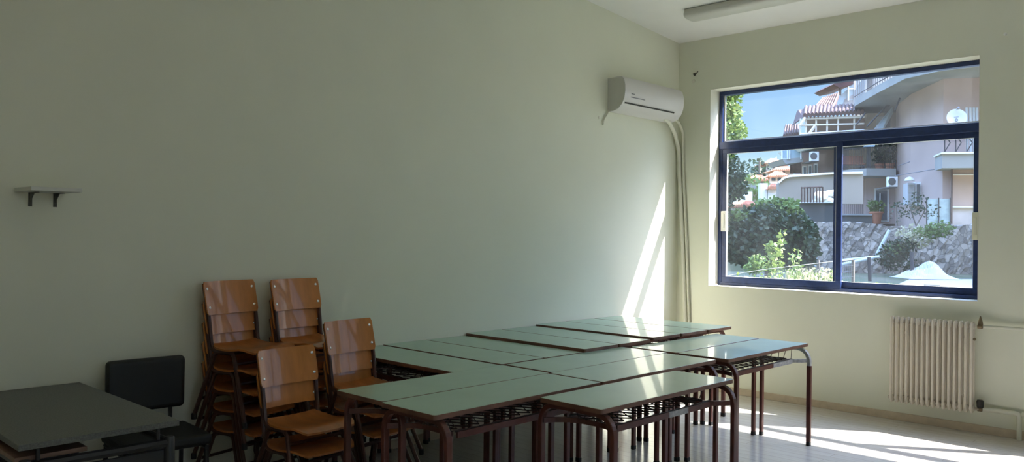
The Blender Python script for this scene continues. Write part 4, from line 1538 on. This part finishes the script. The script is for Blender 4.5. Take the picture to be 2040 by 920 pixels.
# ---- low white roof with heaped tarpaulin
zr_ = .76
def at_z(px, py):
    d = fw + rt * ((px - 1020) / FPX) - up * ((py - 460) / FPX)
    p = EYE + d * ((zr_ - EYE.z) / d.z)
    return V((p.dot(RH), p.dot(FH), zr_))
pA, pB, pC, pD = at_z(1772, 573), at_z(1960, 569), at_z(1960, 550), at_z(1812, 556)
rx = 5.2
poly = [pA, V((pB.x + rx, pB.y, zr_)), V((pC.x + rx, pC.y, zr_)), pD]
b0 = V((pA.x, pA.y, 0))
lr = ething('low_roof', 'low white sheet-metal roof in the yard at the lower right of the view', 'roof', b0)
ebuild(MB().prism([p + V((0, 0, -.05)) for p in poly], (0, 0, .05), M['sheet']), 'sheet', b0, lr)
m = MB()
m.box((pA.x + .2, pA.y + .02, zr_ - .17), (pB.x + rx, pA.y + .10, zr_ - .05), M['concrete'])
ebuild(m, 'front_beam', b0, lr)
for q in (1815, 1858):
    c0 = at_z(q, 570)
    ebuild(MB().box((c0.x - .10, c0.y - .06, zr_ - .12), (c0.x + .10, c0.y + .1, zr_ + .02), M['iron']), 'iron_clamp', b0, lr)
for uu in (pA.x + .4, pB.x + 1, pB.x + rx - .2):
    for yy in (pA.y + .1, pC.y - .2):
        ebuild(MB().box((uu - .05, yy - .05, -.05), (uu + .05, yy + .05, zr_ - .05), M['concrete_d']), 'post', b0, lr)
tc_ = at_z(1842, 555)
NX_, NY_ = 34, 18
rng = random.Random(12)
ph_ = [(rng.uniform(2, 9), rng.uniform(2, 9), rng.uniform(0, 6), rng.uniform(.5, 1)) for _ in range(9)]
def tarpf(u, v):
    x = (u - .5) * 1.02
    y = (v - .5) * .9
    e = max(0, 1 - (2 * abs(u - .5)) ** 2.2) * max(0, 1 - (2 * abs(v - .5)) ** 2.0)
    prof_ = .10 + .26 * math.exp(-((u - .60) / .17) ** 2) + .08 * math.exp(-((u - .25) / .15) ** 2)
    w_ = sum(k * abs(math.sin(a * u * 3.4 + b * v * 2.4 + c)) for a, b, c, k in ph_) / 9
    return V((tc_.x + x, tc_.y + y, zr_ + .012 + e ** .7 * (prof_ + .30 * (w_ - .45)) * .95)), V((0, 0, 1))
esolo(MB().sheet(tarpf, NX_, NY_, .008, M['tarp'], smooth=False), 'tarpaulin', tc_, 'crumpled white tarpaulin heaped on the low white roof', 'tarpaulin')
# distant trees on the slope
for k, (q, y, r, lab) in enumerate(((1505, 348, 1.6, 'round dark tree on the skyline by the utility pole'), (1532, 340, 1.2, 'small dark tree left of the highest orange-roofed house'), (1492, 372, 1.4, 'pale green tree top behind the leafy tree'))):
    D = (120, 140, 68)[k]
    c0 = ext(q, y, D)
    s_ = D / 60 * r
    tree('distant_tree', lab, 'tree', c0 - V((0, 0, s_ * 1.2)), [(c0, (s_, s_, s_ * .7), 1)], ('leaf_d', 'leaf_d', 'leaf_y')[k], 260, .3 * D / 50, 60 + k, [([c0 - V((0, 0, s_ * 1.2)), c0], .15)])
# unseen tall house, added right of the yard to cast shade over it
b0 = V((20, 19, 0))
nb = ething('added_shade_house', 'unseen tall plain house added to shade the yard', 'house', b0)
ebuild(MB().box((16.8, 12.2, -.1), (25, 28, 15.2), M['cream']), 'wall', b0, nb)
m = MB()
m.prism([(16.2, 11.6, 15.2), (25.6, 11.6, 15.2), (20.9, 11.6, 17.2)], (0, 17, 0), M['tile_o'])
ebuild(m, 'roof', b0, nb)
for zz in (1.2, 4.6, 8.0, 11.4):
    for yy in (14, 18, 22, 26):
        m = MB().box((16.72, yy - .6, zz), (16.9, yy + .6, zz + 1.5), M['white'])
        f_ = ebuild(m, 'window_frame', b0, nb)
        ebuild(MB().box((16.66, yy - .5, zz + .1), (16.8, yy + .5, zz + 1.4), M['dglass']), 'pane', b0, f_)
# unseen shrubs, added outside the second window to break up its sun patch
for k, (yy, h) in enumerate(((1.05, 1.25), (.45, 1.32), (-.3, 1.2))):
    rng = random.Random(70 + k)
    b0 = V((XO + .75, yy, -.06))
    t = thing('added_shrub', 'unseen shrub added to shade the window beyond the radiator', 'shrub', b0, 0, 'unseen shrubs added under the second window')
    MB().leaves((0, 0, h * .6), (.38, .42, h * .5), 420, .1, rng, M['leaf']).build('foliage', t)
    MB().tube([(0, 0, 0), (.02, .02, h * .6)], .02, M['bark'], n=6).build('stem', t)

# ------------------------------------------------------------------ light
sun_to = V((1, -1.60, 1.85)).normalized()
s = bpy.data.lights.new('sun', 'SUN')
s.energy = 20
s.angle = math.radians(.53)
s.color = (1, .955, .89)
so = bpy.data.objects.new('sun', s)
C.objects.link(so)
so.rotation_euler = sun_to.to_track_quat('Z', 'Y').to_euler()
so.location = (30, -40, 50)

w = bpy.data.worlds.new('sky')
bpy.context.scene.world = w
w.use_nodes = True
nt = w.node_tree
bg = nt.nodes['Background']
sky = nt.nodes.new('ShaderNodeTexSky')
sky.sky_type = 'NISHITA'
sky.sun_disc = False
sky.sun_elevation = math.asin(sun_to.z)
sky.sun_rotation = math.atan2(sun_to.x, sun_to.y)
sky.air_density = 1.0
sky.dust_density = .6
sky.ozone_density = 1.5
# the sky is deeper blue low over the houses and brighter higher up
tcw = nt.nodes.new('ShaderNodeTexCoord')
sep = nt.nodes.new('ShaderNodeSeparateXYZ')
mrw = nt.nodes.new('ShaderNodeMapRange')
mrw.interpolation_type = 'SMOOTHSTEP'
mrw.inputs[1].default_value = .26
mrw.inputs[2].default_value = .60
mrw.inputs[3].default_value = .122
mrw.inputs[4].default_value = 2.0
nt.links.new(tcw.outputs['Generated'], sep.inputs[0])
nt.links.new(sep.outputs['Z'], mrw.inputs[0])
nt.links.new(mrw.outputs[0], bg.inputs[1])
tint = nt.nodes.new('ShaderNodeMix')
tint.data_type = 'RGBA'
tint.blend_type = 'MULTIPLY'
tint.inputs[0].default_value = 1
hue = nt.nodes.new('ShaderNodeMix')
hue.data_type = 'RGBA'
hue.inputs[6].default_value = (.86, 1.0, 1.14, 1)
hue.inputs[7].default_value = (1.05, 1.04, 1.05, 1)
mrh = nt.nodes.new('ShaderNodeMapRange')
mrh.inputs[1].default_value = .26
mrh.inputs[2].default_value = .60
nt.links.new(sep.outputs['Z'], mrh.inputs[0])
nt.links.new(mrh.outputs[0], hue.inputs[0])
nt.links.new(hue.outputs[2], tint.inputs[7])
nt.links.new(sky.outputs[0], tint.inputs[6])
nt.links.new(tint.outputs[2], bg.inputs[0])

sc = bpy.context.scene
sc.view_settings.view_transform = 'Standard'
sc.view_settings.look = 'None'
sc.view_settings.gamma = 1
sc.view_settings.use_curve_mapping = False
sc.view_settings.exposure = 0.46
cy = sc.cycles
cy.use_denoising = True
try:
    cy.denoiser = 'OPENIMAGEDENOISE'
except Exception:
    pass
cy.max_bounces = 14
cy.diffuse_bounces = 8
cy.glossy_bounces = 5
cy.transparent_max_bounces = 16
cy.sample_clamp_indirect = 8
cy.blur_glossy = .5
